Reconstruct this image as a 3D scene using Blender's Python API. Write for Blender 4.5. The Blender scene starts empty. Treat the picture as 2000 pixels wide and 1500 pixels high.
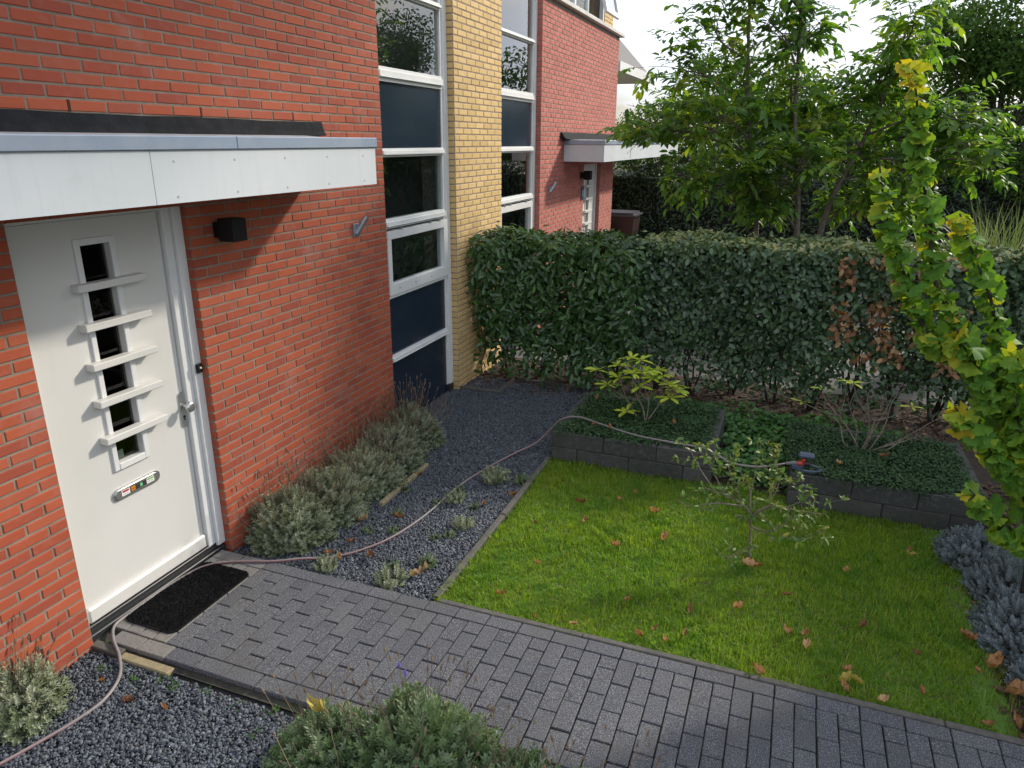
import bpy, math, random
import numpy as np
from mathutils import Matrix, Vector

R = np.random.default_rng(7)
random.seed(7)
scene = bpy.context.scene
C = scene.collection

# ------------------------------------------------------------------ camera
CAM = np.array([3.3955, -5.7491, 2.744])
PITCH, YAW, ROLL = 0.32444, 0.36365, 0.006185
fw = np.array([-math.sin(YAW) * math.cos(PITCH), math.cos(YAW) * math.cos(PITCH), -math.sin(PITCH)])
rt = np.array([math.cos(YAW), math.sin(YAW), 0.0])
up = np.cross(rt, fw)
rt2 = rt * math.cos(ROLL) + up * math.sin(ROLL)
up2 = -rt * math.sin(ROLL) + up * math.cos(ROLL)
cam = bpy.data.cameras.new('camera')
cam.sensor_width = 36.0
cam.lens = 25.455
cam.clip_start = 0.05
cam.clip_end = 900
cob = bpy.data.objects.new('camera', cam)
C.objects.link(cob)
cob.matrix_world = Matrix(((rt2[0], up2[0], -fw[0], CAM[0]), (rt2[1], up2[1], -fw[1], CAM[1]),
                           (rt2[2], up2[2], -fw[2], CAM[2]), (0, 0, 0, 1)))
scene.camera = cob

# ------------------------------------------------------------------ world, sun, exposure
SUN = np.array([1.0, 1.35, 1.0])
elev = math.atan2(SUN[2], math.hypot(SUN[0], SUN[1]))
azim = math.atan2(SUN[0], SUN[1])
world = bpy.data.worlds.new('World')
scene.world = world
world.use_nodes = True
wn, wl = world.node_tree.nodes, world.node_tree.links
wn.clear()
wo = wn.new('ShaderNodeOutputWorld')
bg = wn.new('ShaderNodeBackground')
sky = wn.new('ShaderNodeTexSky')
sky.sky_type = 'NISHITA'
sky.sun_disc = False
sky.sun_elevation = elev
sky.sun_rotation = azim
sky.dust_density = 2.0
tc = wn.new('ShaderNodeTexCoord')
mp = wn.new('ShaderNodeMapping')
mp.inputs['Scale'].default_value = (1.0, 1.0, 2.6)
nz = wn.new('ShaderNodeTexNoise')
nz.inputs['Scale'].default_value = 2.3
nz.inputs['Detail'].default_value = 7
nz.inputs['Roughness'].default_value = 0.58
rp = wn.new('ShaderNodeValToRGB')
rp.color_ramp.elements[0].position = 0.33
rp.color_ramp.elements[1].position = 0.52
mx = wn.new('ShaderNodeMix')
mx.data_type = 'RGBA'
mx.inputs['B'].default_value = (11.9, 12.7, 14.3, 1)
wl.new(tc.outputs['Generated'], mp.inputs['Vector'])
wl.new(mp.outputs['Vector'], nz.inputs['Vector'])
wl.new(nz.outputs['Fac'], rp.inputs['Fac'])
wl.new(rp.outputs['Color'], mx.inputs['Factor'])
wl.new(sky.outputs['Color'], mx.inputs['A'])
wl.new(mx.outputs['Result'], bg.inputs['Color'])
bg.inputs['Strength'].default_value = 0.10
wl.new(bg.outputs['Background'], wo.inputs['Surface'])

sl = bpy.data.lights.new('sun', 'SUN')
sl.energy = 4.3
sl.angle = math.radians(4.0)
sl.color = (1.0, 0.92, 0.79)
so = bpy.data.objects.new('sun', sl)
C.objects.link(so)
so.location = (20, 27, 20)
so.rotation_euler = Vector((-SUN[0], -SUN[1], -SUN[2])).to_track_quat('-Z', 'Y').to_euler()

scene.view_settings.view_transform = 'Standard'
scene.view_settings.look = 'None'
scene.view_settings.exposure = 0.15
scene.view_settings.gamma = 1.0
scene.view_settings.use_curve_mapping = False
scene.render.engine = 'CYCLES'
scene.cycles.max_bounces = 8
scene.cycles.transparent_max_bounces = 12


# ------------------------------------------------------------------ helpers: projection, used only to rank which pieces show largest
def seen(p, margin=0.02):
    d = np.asarray(p, float) - CAM
    z = d @ fw
    u = (d @ rt2) / z * 1414.2 / 1000
    v = (d @ up2) / z * 1414.2 / 750
    ok = (z > 0.1) & (np.abs(u) < 1 + margin) & (np.abs(v) < 1 + margin)
    return ok, z


# ------------------------------------------------------------------ helpers: materials
MATS = {}


def _ramp(nt, fac, cols, pos=None, interp='LINEAR'):
    r = nt.nodes.new('ShaderNodeValToRGB')
    r.color_ramp.interpolation = interp
    n = len(cols)
    while len(r.color_ramp.elements) < n:
        r.color_ramp.elements.new(0.5)
    for i, c in enumerate(cols):
        e = r.color_ramp.elements[i]
        e.position = pos[i] if pos else i / max(1, n - 1)
        e.color = (c[0], c[1], c[2], 1) if hasattr(c, '__len__') else (c, c, c, 1)
    nt.links.new(fac, r.inputs['Fac'])
    return r.outputs['Color']


def _noise(nt, scale, detail=4, rough=0.55, vec=None):
    n = nt.nodes.new('ShaderNodeTexNoise')
    n.inputs['Scale'].default_value = scale
    n.inputs['Detail'].default_value = detail
    n.inputs['Roughness'].default_value = rough
    if vec is None:
        g = nt.nodes.new('ShaderNodeNewGeometry')
        vec = g.outputs['Position']
    nt.links.new(vec, n.inputs['Vector'])
    return n.outputs['Fac']


def _mix(nt, fac, a, b, mode='MIX'):
    m = nt.nodes.new('ShaderNodeMix')
    m.data_type = 'RGBA'
    m.blend_type = mode
    for k, v in (('Factor', fac), ('A', a), ('B', b)):
        if hasattr(v, 'is_linked') or hasattr(v, 'links'):
            nt.links.new(v, m.inputs[k])
        elif k == 'Factor':
            m.inputs[k].default_value = v
        else:
            m.inputs[k].default_value = (v[0], v[1], v[2], 1)
    return m.outputs['Result']


def M(name, c1, c2=None, nscale=20.0, npos=(0.4, 0.65), rough=0.6, rnd=None, dirt=None, dscale=2.0, dpos=(0.5, 0.75), speck=None, sscale=300,
      spos=(0.62, 0.68), bump=0.0, bscale=80.0, metal=0.0, spec=0.5, transl=0.0, tcol=None, coat=0.0, c2amt=1.0, rvar=0.0, streak=None):
    if name in MATS:
        return MATS[name]
    m = bpy.data.materials.new(name)
    m.use_nodes = True
    nt = m.node_tree
    b = nt.nodes['Principled BSDF']
    col = None
    if rnd:
        a = nt.nodes.new('ShaderNodeAttribute')
        a.attribute_name = 'rnd'
        col = _ramp(nt, a.outputs['Fac'], rnd)
    base = col if col is not None else c1
    if c2 is not None:
        f = _ramp(nt, _noise(nt, nscale), (0.0, c2amt), list(npos))
        base = _mix(nt, f, base, c2)
    if speck is not None:
        f = _ramp(nt, _noise(nt, sscale, 2), (0, 1), list(spos))
        base = _mix(nt, f, base, speck)
    if dirt is not None:
        f = _ramp(nt, _noise(nt, dscale, 6, 0.65), (0, 1), list(dpos))
        base = _mix(nt, f, base, dirt)
    if streak is not None:      # rain runs: noise drawn out downwards
        g_ = nt.nodes.new('ShaderNodeNewGeometry')
        mp_ = nt.nodes.new('ShaderNodeMapping')
        mp_.inputs['Scale'].default_value = (22, 22, 1.6)
        nt.links.new(g_.outputs['Position'], mp_.inputs['Vector'])
        f = _ramp(nt, _noise(nt, 1.0, 5, .6, mp_.outputs['Vector']), (0, .75), [.54, .82])
        base = _mix(nt, f, base, streak)
    if hasattr(base, 'is_linked') or hasattr(base, 'links'):
        nt.links.new(base, b.inputs['Base Color'])
    else:
        b.inputs['Base Color'].default_value = (base[0], base[1], base[2], 1)
    b.inputs['Roughness'].default_value = rough
    if rvar:
        f = _ramp(nt, _noise(nt, 9, 5), (max(0.02, rough - rvar), min(1, rough + rvar)), [0.3, 0.7])
        nt.links.new(f, b.inputs['Roughness'])
    b.inputs['Metallic'].default_value = metal
    b.inputs['Specular IOR Level'].default_value = spec
    b.inputs['Coat Weight'].default_value = coat
    if bump:
        bp = nt.nodes.new('ShaderNodeBump')
        bp.inputs['Strength'].default_value = bump
        bp.inputs['Distance'].default_value = 0.01
        nt.links.new(_noise(nt, bscale, 4), bp.inputs['Height'])
        nt.links.new(bp.outputs['Normal'], b.inputs['Normal'])
    if transl:
        t = nt.nodes.new('ShaderNodeBsdfTranslucent')
        if tcol is not None and not (hasattr(base, 'links')):
            t.inputs['Color'].default_value = (*tcol, 1)
        else:
            tc_ = _mix(nt, 1.0, base, tcol or (1.6, 1.5, 0.7), 'MULTIPLY') if hasattr(base, 'links') else None
            if tc_ is not None:
                nt.links.new(tc_, t.inputs['Color'])
            else:
                t.inputs['Color'].default_value = (base[0] * 1.6, base[1] * 1.5, base[2] * .7, 1)
        s = nt.nodes.new('ShaderNodeMixShader')
        s.inputs['Fac'].default_value = transl
        nt.links.new(b.outputs['BSDF'], s.inputs[1])
        nt.links.new(t.outputs['BSDF'], s.inputs[2])
        nt.links.new(s.outputs['Shader'], nt.nodes['Material Output'].inputs['Surface'])
    MATS[name] = m
    return m


def glass_mat(name, tint=(0.85, 0.9, 0.9), ior=1.52, gain=2.3):
    m = bpy.data.materials.new(name)
    m.use_nodes = True
    nt = m.node_tree
    nt.nodes.remove(nt.nodes['Principled BSDF'])
    fr = nt.nodes.new('ShaderNodeFresnel')
    fr.inputs['IOR'].default_value = ior
    mul = nt.nodes.new('ShaderNodeMath')
    mul.operation = 'MULTIPLY'
    mul.use_clamp = True
    mul.inputs[1].default_value = gain
    nt.links.new(fr.outputs['Fac'], mul.inputs[0])
    tr = nt.nodes.new('ShaderNodeBsdfTransparent')
    tr.inputs['Color'].default_value = (*tint, 1)
    gl = nt.nodes.new('ShaderNodeBsdfGlossy')
    gl.inputs['Roughness'].default_value = 0.0
    s = nt.nodes.new('ShaderNodeMixShader')
    geo = nt.nodes.new('ShaderNodeNewGeometry')      # one reflection per pane: the sheet's front face
    inv = nt.nodes.new('ShaderNodeMath')
    inv.operation = 'SUBTRACT'
    inv.inputs[0].default_value = 1.0
    nt.links.new(geo.outputs['Backfacing'], inv.inputs[1])
    m2 = nt.nodes.new('ShaderNodeMath')
    m2.operation = 'MULTIPLY'
    nt.links.new(mul.outputs[0], m2.inputs[0])
    nt.links.new(inv.outputs[0], m2.inputs[1])
    nt.links.new(m2.outputs[0], s.inputs['Fac'])
    nt.links.new(tr.outputs[0], s.inputs[1])
    nt.links.new(gl.outputs[0], s.inputs[2])
    nt.links.new(s.outputs[0], nt.nodes['Material Output'].inputs['Surface'])
    return m


# ------------------------------------------------------------------ helpers: objects
BASE = {}


def tag(o, label=None, cat=None, group=None, kind=None):
    if label:
        o['label'] = label
    if cat:
        o['category'] = cat
    if group:
        o['group'] = group
    if kind:
        o['kind'] = kind
    return o


def thing(name, loc, label, cat, group=None):
    o = bpy.data.objects.new(name, None)
    o.empty_display_size = 0.1
    o.location = loc
    C.objects.link(o)
    BASE[o.name] = np.array(loc, float)
    return tag(o, label, cat, group)


def link(name, me, parent=None, loc=None):
    """a mesh in world coordinates becomes a child whose frame is its thing's base (or a top-level object standing at loc)"""
    o = bpy.data.objects.new(name, me)
    C.objects.link(o)
    if parent is not None:
        base = BASE[parent.name]
        o.parent = parent
        BASE[o.name] = base
    else:
        base = np.array(loc if loc is not None else (0, 0, 0), float)
        o.location = base
        BASE[o.name] = base
    if base.any():
        me.transform(Matrix.Translation(-Vector(base)))
    return o


def place(name, me, parent, mat4):
    """a shared mesh placed by a world matrix under its parent"""
    o = bpy.data.objects.new(name, me)
    C.objects.link(o)
    o.parent = parent
    o.matrix_local = Matrix.Translation(-Vector(BASE[parent.name])) @ mat4
    BASE[o.name] = BASE[parent.name]
    return o


class MB:
    def __init__(s):
        s.v, s.f, s.r = [], [], []

    def add(s, V, F, r=0.5):
        n = len(s.v)
        s.v.extend([tuple(map(float, p)) for p in V])
        s.f.extend([tuple(int(i) + n for i in f) for f in F])
        s.r.extend([r] * len(V))
        return s

    def box(s, x0, x1, y0, y1, z0, z1, r=0.5, b=0.0):
        if b <= 0:
            V = [(x, y, z) for x in (x0, x1) for y in (y0, y1) for z in (z0, z1)]
            F = [(0, 1, 3, 2), (4, 6, 7, 5), (0, 4, 5, 1), (2, 3, 7, 6), (0, 2, 6, 4), (1, 5, 7, 3)]
            return s.add(V, F, r)
        # chamfered box
        c = np.array([(x0 + x1) / 2, (y0 + y1) / 2, (z0 + z1) / 2])
        h = np.array([x1 - x0, y1 - y0, z1 - z0]) / 2
        V, idx = [], {}
        for sx in (-1, 1):
            for sy in (-1, 1):
                for sz in (-1, 1):
                    sg = np.array([sx, sy, sz])
                    for a in range(3):
                        d = h - b
                        d[a] = h[a]
                        idx[(sx, sy, sz, a)] = len(V)
                        V.append(c + sg * d)
        F = []
        for a in range(3):
            o = [i for i in range(3) if i != a]
            for sg in (-1, 1):
                q = []
                for p, w in ((-1, -1), (1, -1), (1, 1), (-1, 1)):
                    k = [0, 0, 0]
                    k[a], k[o[0]], k[o[1]] = sg, p, w
                    q.append(idx[(*k, a)])
                F.append(q if (sg > 0) == (a != 1) else q[::-1])
        for a in range(3):
            o = [i for i in range(3) if i != a]
            for p in (-1, 1):
                for w in (-1, 1):
                    k0, k1 = [0, 0, 0], [0, 0, 0]
                    k0[a], k1[a] = -1, 1
                    k0[o[0]] = k1[o[0]] = p
                    k0[o[1]] = k1[o[1]] = w
                    F.append([idx[(*k0, o[0])], idx[(*k1, o[0])], idx[(*k1, o[1])], idx[(*k0, o[1])]])
        for sx in (-1, 1):
            for sy in (-1, 1):
                for sz in (-1, 1):
                    F.append([idx[(sx, sy, sz, a)] for a in range(3)])
        return s.add(V, F, r)

    def tube(s, P, rad, n=8, r=0.5, cap=True):
        V, F = tube_np(np.array(P, float), rad, n)
        k = len(P)
        F = [tuple(q) for q in F]
        if cap:
            F.append(tuple(range(n))[::-1])
            F.append(tuple(range((k - 1) * n, k * n)))
        return s.add(V, F, r)

    def prism(s, poly, z0, z1, r=0.5, axis='z'):
        n = len(poly)
        if axis == 'z':
            V = [(x, y, z0) for x, y in poly] + [(x, y, z1) for x, y in poly]
        else:  # polygon in Y,Z extruded along X
            V = [(z0, x, y) for x, y in poly] + [(z1, x, y) for x, y in poly]
        F = [tuple(range(n))[::-1], tuple(range(n, 2 * n))]
        F += [(i, (i + 1) % n, n + (i + 1) % n, n + i) for i in range(n)]
        return s.add(V, F, r)

    def mesh(s, name, mat, smooth=False, normals=True):
        me = bpy.data.meshes.new(name)
        me.from_pydata(s.v, [], s.f)
        if mat is not None:
            me.materials.append(mat)
        a = me.attributes.new('rnd', 'FLOAT', 'POINT')
        a.data.foreach_set('value', np.array(s.r, np.float32))
        if smooth:
            me.polygons.foreach_set('use_smooth', [True] * len(me.polygons))
        if normals:
            import bmesh
            bm = bmesh.new()
            bm.from_mesh(me)
            bmesh.ops.recalc_face_normals(bm, faces=bm.faces)
            bm.to_mesh(me)
            bm.free()
        me.update()
        return me

    def part(s, name, mat, parent=None, smooth=False, loc=None):
        return link(name, s.mesh(name, mat, smooth), parent, loc)


def tube_np(P, rad, n=6):
    P = np.asarray(P, float)
    k = len(P)
    rad = np.full(k, rad, float) if np.isscalar(rad) else np.asarray(rad, float)
    T = np.gradient(P, axis=0)
    T /= np.linalg.norm(T, axis=1, keepdims=True) + 1e-12
    a = np.array([0, 0, 1.0]) if abs(T[0][2]) < 0.9 else np.array([1.0, 0, 0])
    N = np.cross(T[0], a)
    N /= np.linalg.norm(N)
    V = []
    ang = np.arange(n) * 2 * math.pi / n
    for i in range(k):
        N = N - T[i] * (N @ T[i])
        N /= np.linalg.norm(N) + 1e-12
        B = np.cross(T[i], N)
        V.append(P[i] + rad[i] * (np.outer(np.cos(ang), N) + np.outer(np.sin(ang), B)))
    V = np.concatenate(V)
    F = []
    for i in range(k - 1):
        for j in range(n):
            F.append((i * n + j, i * n + (j + 1) % n, (i + 1) * n + (j + 1) % n, (i + 1) * n + j))
    return V, np.array(F)


def spline(P, per=8):
    P = np.asarray(P, float)
    Q = np.vstack([2 * P[0] - P[1], P, 2 * P[-1] - P[-2]])
    out = []
    for i in range(1, len(Q) - 2):
        for t in np.arange(per) / per:
            a, b, c, d = Q[i - 1], Q[i], Q[i + 1], Q[i + 2]
            out.append(0.5 * (2 * b + (c - a) * t + (2 * a - 5 * b + 4 * c - d) * t * t + (3 * b - a - 3 * c + d) * t ** 3))
    out.append(P[-1])
    return np.array(out)


def np_mesh(name, V, F, mat, rnd=None, smooth=True):
    """F: array (n, k), all faces of one size"""
    V = np.ascontiguousarray(V, np.float32)
    F = np.ascontiguousarray(F, np.int32)
    me = bpy.data.meshes.new(name)
    me.vertices.add(len(V))
    me.vertices.foreach_set('co', V.ravel())
    n, k = F.shape
    me.loops.add(n * k)
    me.loops.foreach_set('vertex_index', F.ravel())
    me.polygons.add(n)
    me.polygons.foreach_set('loop_start', np.arange(0, n * k, k, dtype=np.int32))
    if smooth:
        me.polygons.foreach_set('use_smooth', np.ones(n, bool))
    me.update(calc_edges=True)
    if rnd is not None:
        a = me.attributes.new('rnd', 'FLOAT', 'POINT')
        a.data.foreach_set('value', np.ascontiguousarray(rnd, np.float32))
    me.materials.append(mat)
    return me


def inst(V0, F0, Mx, T, rnd):
    """copies of a little mesh: Mx (N,3,3) incl. scale, T (N,3), rnd (N)"""
    N, m = len(T), len(V0)
    V = np.einsum('nij,mj->nmi', Mx, V0) + T[:, None, :]
    F = (F0[None] + (np.arange(N) * m)[:, None, None]).reshape(-1, F0.shape[1])
    return V.reshape(-1, 3), F, np.repeat(rnd, m)


def unit(a):
    return a / (np.linalg.norm(a, axis=-1, keepdims=True) + 1e-9)


def frames(d, n):
    """(N,3,3) with columns x=side, y=d (leaf length), z=normal near n"""
    y = unit(d)
    x = unit(np.cross(y, n))
    z = np.cross(x, y)
    return np.stack([x, y, z], axis=2)


def leaf_shape(w=0.3, fold=0.06, droop=0.12, peak=0.5):
    V = np.array([(0, 0, 0), (-w * .75, peak * .55, fold), (w * .75, peak * .55, fold), (0, peak * .8, -0.0),
                  (-w * .85, peak + .22, fold * .8 - droop * .3), (w * .85, peak + .22, fold * .8 - droop * .3), (0, 1, -droop)])
    F = np.array([(0, 3, 1), (0, 2, 3), (1, 3, 4), (3, 2, 5), (3, 6, 4), (3, 5, 6)])
    return V, F


LEAF_FULL = {}


def foliage(parent, name, piece, shape, mat, Mx, T, rnd, single=300, kind_name=None):
    """the leaves that show largest become objects of their own, the rest one mass"""
    V0, F0 = shape
    size = np.linalg.norm(Mx[:, :, 1], axis=1)
    ok, z = seen(T)
    sc = np.where(ok, size / np.maximum(z, .1), 0) * R.uniform(.75, 1.0, len(T))
    order = np.argsort(-sc)
    pick = order[:single]
    pick = pick[sc[pick] > 0]
    rest = np.setdiff1d(np.arange(len(T)), pick)
    if len(rest):
        V, F, rr = inst(V0, F0, Mx[rest], T[rest], rnd[rest])
        o = link(name, np_mesh(name, V, F, mat, rr), parent)
        o['kind'] = 'stuff'
    if len(pick):
        key = (id(V0), mat.name)
        if key not in LEAF_FULL:
            LEAF_FULL[key] = [np_mesh(piece, V0, F0, mat, np.full(len(V0), q)) for q in np.linspace(.03, .97, 12)]
        vs = LEAF_FULL[key]
        for i in pick:
            m4 = Matrix.Identity(4)
            for a in range(3):
                for b in range(3):
                    m4[a][b] = Mx[i, a, b]
                m4[a][3] = T[i, a]
            place(piece, vs[min(11, int(rnd[i] * 12))], parent, m4)


def rand_dirs(n):
    return unit(R.normal(size=(n, 3)))


# ------------------------------------------------------------------ materials
m_mortar = M('mortar', (.185, .155, .118), (.25, .21, .165), 9, rough=.9, bump=.4, bscale=150)
m_red = M('red_brick', (.5, .1, .06), rnd=[(.27, .053, .028), (.325, .062, .026), (.36, .072, .028), (.385, .082, .031), (.36, .082, .037), (.31, .069, .036)], c2=(.37, .115, .08), nscale=14,
          npos=(.52, .8), rough=.82, bump=.35, bscale=220, c2amt=.6, dirt=(.36, .17, .14), dscale=2.2, dpos=(.56, .85))
m_red2 = M('pinker_red_brick', (.5, .1, .06), rnd=[(.35, .092, .072), (.41, .112, .088), (.45, .13, .10)], c2=(.47, .19, .155), nscale=6, npos=(.45, .75), rough=.85,
           bump=.3, bscale=200, c2amt=.5)  # neighbour's bricks: a paler, pinker red
m_yel = M('yellow_brick', (.5, .36, .13), rnd=[(.50, .335, .125), (.57, .385, .15), (.61, .42, .175), (.54, .37, .15)], c2=(.62, .47, .24), nscale=16, npos=(.5, .8), rough=.8,
          bump=.3, bscale=220, c2amt=.5)
m_mort_y = M('mortar_between_yellow', (.23, .18, .15), (.29, .23, .2), 9, rough=.9)
m_white = M('white_paint', (.67, .67, .655), (.62, .625, .62), 3, rough=.38, dirt=(.54, .54, .52), dscale=6, dpos=(.62, .95))
m_door = M('cream_door_paint', (.61, .60, .57), (.575, .57, .54), 2.0, rough=.42, dirt=(.54, .525, .485), dscale=3.0, dpos=(.6, .9), streak=(.58, .565, .525))
m_fascia = M('white_fascia_board', (.58, .61, .63), (.535, .57, .59), 1.5, rough=.45, dirt=(.45, .47, .475), dscale=5, dpos=(.62, 1.0), streak=(.50, .52, .525))
m_zinc = M('zinc_trim', (.27, .33, .42), (.33, .38, .46), 3, rough=.42, metal=.25, dirt=(.24, .27, .32), dscale=8, dpos=(.55, .9))
m_bitumen = M('black_bitumen', (.011, .012, .014), (.018, .019, .022), 14, rough=.9, spec=.2, bump=.5, bscale=60)
m_alu = M('brushed_aluminium', (.62, .62, .63), rough=.32, metal=.9)
m_galv = M('galvanised_steel', (.45, .47, .52), (.35, .37, .42), 30, rough=.4, metal=.8)
m_black = M('black_plastic', (.006, .006, .0065), rough=.6, spec=.3)
m_navy = M('navy_panel', (.015, .025, .042), (.018, .029, .047), 4, rough=.16, spec=.45)
m_glass = glass_mat('window_glass')
m_dglass = glass_mat('door_glass', (.6, .62, .6), 1.45, .9)
m_inside = M('room_wall', (.22, .22, .2), (.17, .17, .155), 1.5, rough=.8)
m_curtain = M('teal_paint', (.50, .66, .69), (.44, .6, .63), 8, rough=.9)
m_granite = M('dark_stone_sill', (.02, .022, .025), (.035, .036, .04), 60, rough=.35)
m_paver = M('concrete_paver', (.13, .13, .13), rnd=[(.066, .072, .09), (.092, .098, .118), (.116, .12, .136), (.082, .09, .112)], c2=(.042, .043, .052), nscale=150, npos=(.48, .56), rough=.85,
            speck=(.30, .295, .285), sscale=190, spos=(.58, .66), dirt=(.085, .083, .078), dscale=1.6, dpos=(.5, .8), bump=.6, bscale=300)
m_paver_smooth = M('worn_paver', (.15, .14, .13), rnd=[(.15, .143, .138), (.185, .174, .16), (.2, .187, .16), (.16, .158, .162)], c2=(.115, .112, .11), nscale=60, npos=(.45, .7), rough=.85,
                   bump=.3, bscale=250)
m_edge = M('concrete_edging', (.105, .098, .088), (.07, .067, .06), 25, rough=.9, speck=(.17, .16, .145), sscale=260, bump=.5, bscale=200, dirt=(.06, .062, .045), dscale=5, dpos=(.5, .8))
m_edge_y = M('yellowish_concrete', (.27, .225, .13), (.2, .17, .10), 25, rough=.9, bump=.4, bscale=200)
m_block = M('dark_retaining_block', (.042, .043, .044), rnd=[(.045, .046, .046), (.062, .062, .06), (.075, .073, .068)], c2=(.095, .094, .088), nscale=30, npos=(.5, .75), rough=.92, bump=.8,
            bscale=60, dirt=(.035, .045, .025), dscale=5, dpos=(.5, .75))
m_soil = M('soil', (.055, .038, .027), (.03, .022, .016), 14, rough=1, bump=1, bscale=40, dirt=(.09, .06, .04), dscale=40, dpos=(.6, .7))
m_gravelbed = M('gravel_bed', (.022, .024, .029), (.04, .043, .05), 140, rough=.9, bump=1, bscale=120)
m_stone = M('basalt_gravel', (.06, .07, .085), rnd=[(.026, .030, .038), (.055, .064, .080), (.085, .098, .12), (.12, .136, .16), (.2, .215, .235)], rough=.6, c2=(.075, .07, .062), nscale=60, npos=(.58, .8))
m_lawnbed = M('lawn_soil', (.08, .16, .022), (.09, .085, .04), 9, npos=(.5, .62), rough=1, dirt=(.09, .18, .022), dscale=3)
m_grass = M('grass_blade', (.1, .2, .02), rnd=[(.068, .155, .014), (.115, .23, .018), (.165, .295, .022), (.25, .35, .032), (.38, .33, .13)], rough=.5, transl=.48, tcol=(1.5, 1.5, .6),
            c2=(.27, .35, .025), nscale=1.6, npos=(.45, .7), c2amt=.55, dirt=(.07, .19, .018), dscale=3.5, dpos=(.52, .72))
m_hose = M('garden_hose', (.20, .18, .18), (.17, .155, .155), 40, rough=.5)
m_hose_stripe = M('hose_red_stripe', (.30, .045, .05), rough=.5)
m_mat = M('black_coir_mat', (.011, .011, .012), (.022, .022, .023), 250, rough=1, bump=1, bscale=350, spec=.1)
m_bark = M('grey_bark', (.17, .145, .115), (.10, .085, .07), 30, rough=.9, bump=.6, bscale=60)
m_darkbark = M('dark_bark', (.05, .04, .032), (.03, .025, .02), 30, rough=.9, bump=.6, bscale=60)
m_twig = M('pale_twig', (.20, .165, .13), (.12, .095, .075), 40, rough=.85)
m_laurel = M('laurel_leaf', (.03, .07, .02), rnd=[(.017, .048, .015), (.036, .09, .024), (.052, .122, .031), (.075, .165, .038), (.18, .30, .048)], rough=.32, transl=.16)
m_elae = M('silverberry_leaf', (.03, .07, .03), rnd=[(.014, .034, .015), (.04, .085, .034), (.07, .132, .055), (.10, .17, .075), (.165, .235, .12)], rough=.34, transl=.16)
m_elae_top = M('silverberry_lit_new_leaf', (.1, .15, .06), rnd=[(.075, .125, .06), (.15, .21, .085), (.25, .29, .12), (.34, .33, .13), (.40, .39, .26)], rough=.45, transl=.22)  # new growth tones, lightened further to paint in the light on the hedge top
m_dead = M('dead_hedge_leaf', (.25, .13, .06), rnd=[(.20, .10, .05), (.31, .165, .08), (.40, .23, .11), (.45, .30, .16)], rough=.75, transl=.2)
m_walnut = M('walnut_leaf', (.05, .1, .02), rnd=[(.036, .095, .02), (.062, .15, .026), (.10, .205, .032), (.16, .26, .036), (.28, .33, .042)], rough=.5, transl=.46, tcol=(2.0, 1.9, .55))
m_ginkgo = M('ginkgo_leaf', (.1, .2, .03), rnd=[(.055, .15, .022), (.10, .22, .026), (.17, .30, .03), (.34, .39, .03), (.52, .40, .03)], rough=.65, spec=.25, transl=.35, tcol=(1.5, 1.4, .5))
m_rhodo = M('rhododendron_leaf', (.2, .3, .03), rnd=[(.32, .45, .035), (.42, .54, .045), (.52, .58, .06)], rough=.4, transl=.35, tcol=(1.4, 1.35, .6))
m_cover = M('ground_cover_leaf', (.03, .08, .03), rnd=[(.015, .04, .016), (.026, .064, .022), (.042, .095, .03), (.065, .125, .038)], rough=.6, spec=.3, transl=.15)
m_cover2 = M('cranesbill_leaf', (.06, .16, .03), rnd=[(.03, .085, .02), (.045, .13, .025), (.06, .165, .03), (.10, .2, .04)], rough=.55, transl=.25)
m_lav = M('lavender_leaf', (.15, .19, .14), rnd=[(.10, .13, .06), (.15, .185, .095), (.22, .255, .16), (.30, .335, .25), (.23, .225, .105)], rough=.7, transl=.15)
m_lavg = M('green_lavender_leaf', (.12, .18, .1), rnd=[(.06, .11, .03), (.085, .15, .045), (.125, .19, .08), (.19, .25, .16), (.12, .18, .04)], rough=.7, transl=.2)
m_lavb = M('blue_grey_leaf', (.15, .2, .22), rnd=[(.09, .12, .13), (.14, .18, .195), (.19, .24, .26), (.25, .30, .32)], rough=.7, transl=.1)
m_stalk = M('dry_flower_stalk', (.17, .12, .075), rnd=[(.10, .065, .05), (.17, .12, .07), (.23, .17, .10)], rough=.85)
m_purple = M('lavender_flower', (.14, .10, .38), rough=.7)
m_fall = M('fallen_leaf', (.3, .14, .05), rnd=[(.12, .05, .024), (.22, .095, .04), (.32, .15, .06), (.42, .21, .09), (.5, .32, .17)], rough=.8, c2=(.15, .07, .03), nscale=35, npos=(.5, .7), transl=.2)
m_fall_y = M('fallen_yellow_leaf', (.42, .33, .06), (.30, .26, .07), 30, rough=.7, transl=.25)
m_darkgreen = M('dark_evergreen_leaf', (.02, .05, .015), rnd=[(.010, .024, .009), (.016, .038, .012), (.024, .055, .016), (.04, .08, .02)], rough=.45, transl=.2)
m_fargreen = M('far_tree_leaf', (.05, .1, .02), rnd=[(.024, .06, .014), (.038, .09, .018), (.06, .125, .022), (.09, .155, .03)], rough=.75, spec=.15, transl=.35)
m_pampas = M('tall_grass_blade', (.15, .2, .08), rnd=[(.09, .15, .04), (.14, .2, .07), (.21, .25, .12)], rough=.5, transl=.3)
m_drive = M('grey_driveway', (.13, .125, .12), (.10, .098, .095), 12, rough=.9, bump=.4, bscale=150)
m_tile = M('dark_roof_tile', (.035, .036, .04), (.05, .05, .055), 8, rough=.7)
m_blue = M('blue_grey_plastic', (.055, .075, .12), rough=.42)
m_darkblue = M('dark_plastic', (.018, .022, .032), rough=.45)
m_orange = M('orange_plastic', (.55, .06, .035), rough=.45)
m_bin = M('brown_bin_plastic', (.03, .014, .012), rough=.4)
m_binlid = M('grey_bin_lid', (.06, .06, .075), rough=.35)
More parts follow.
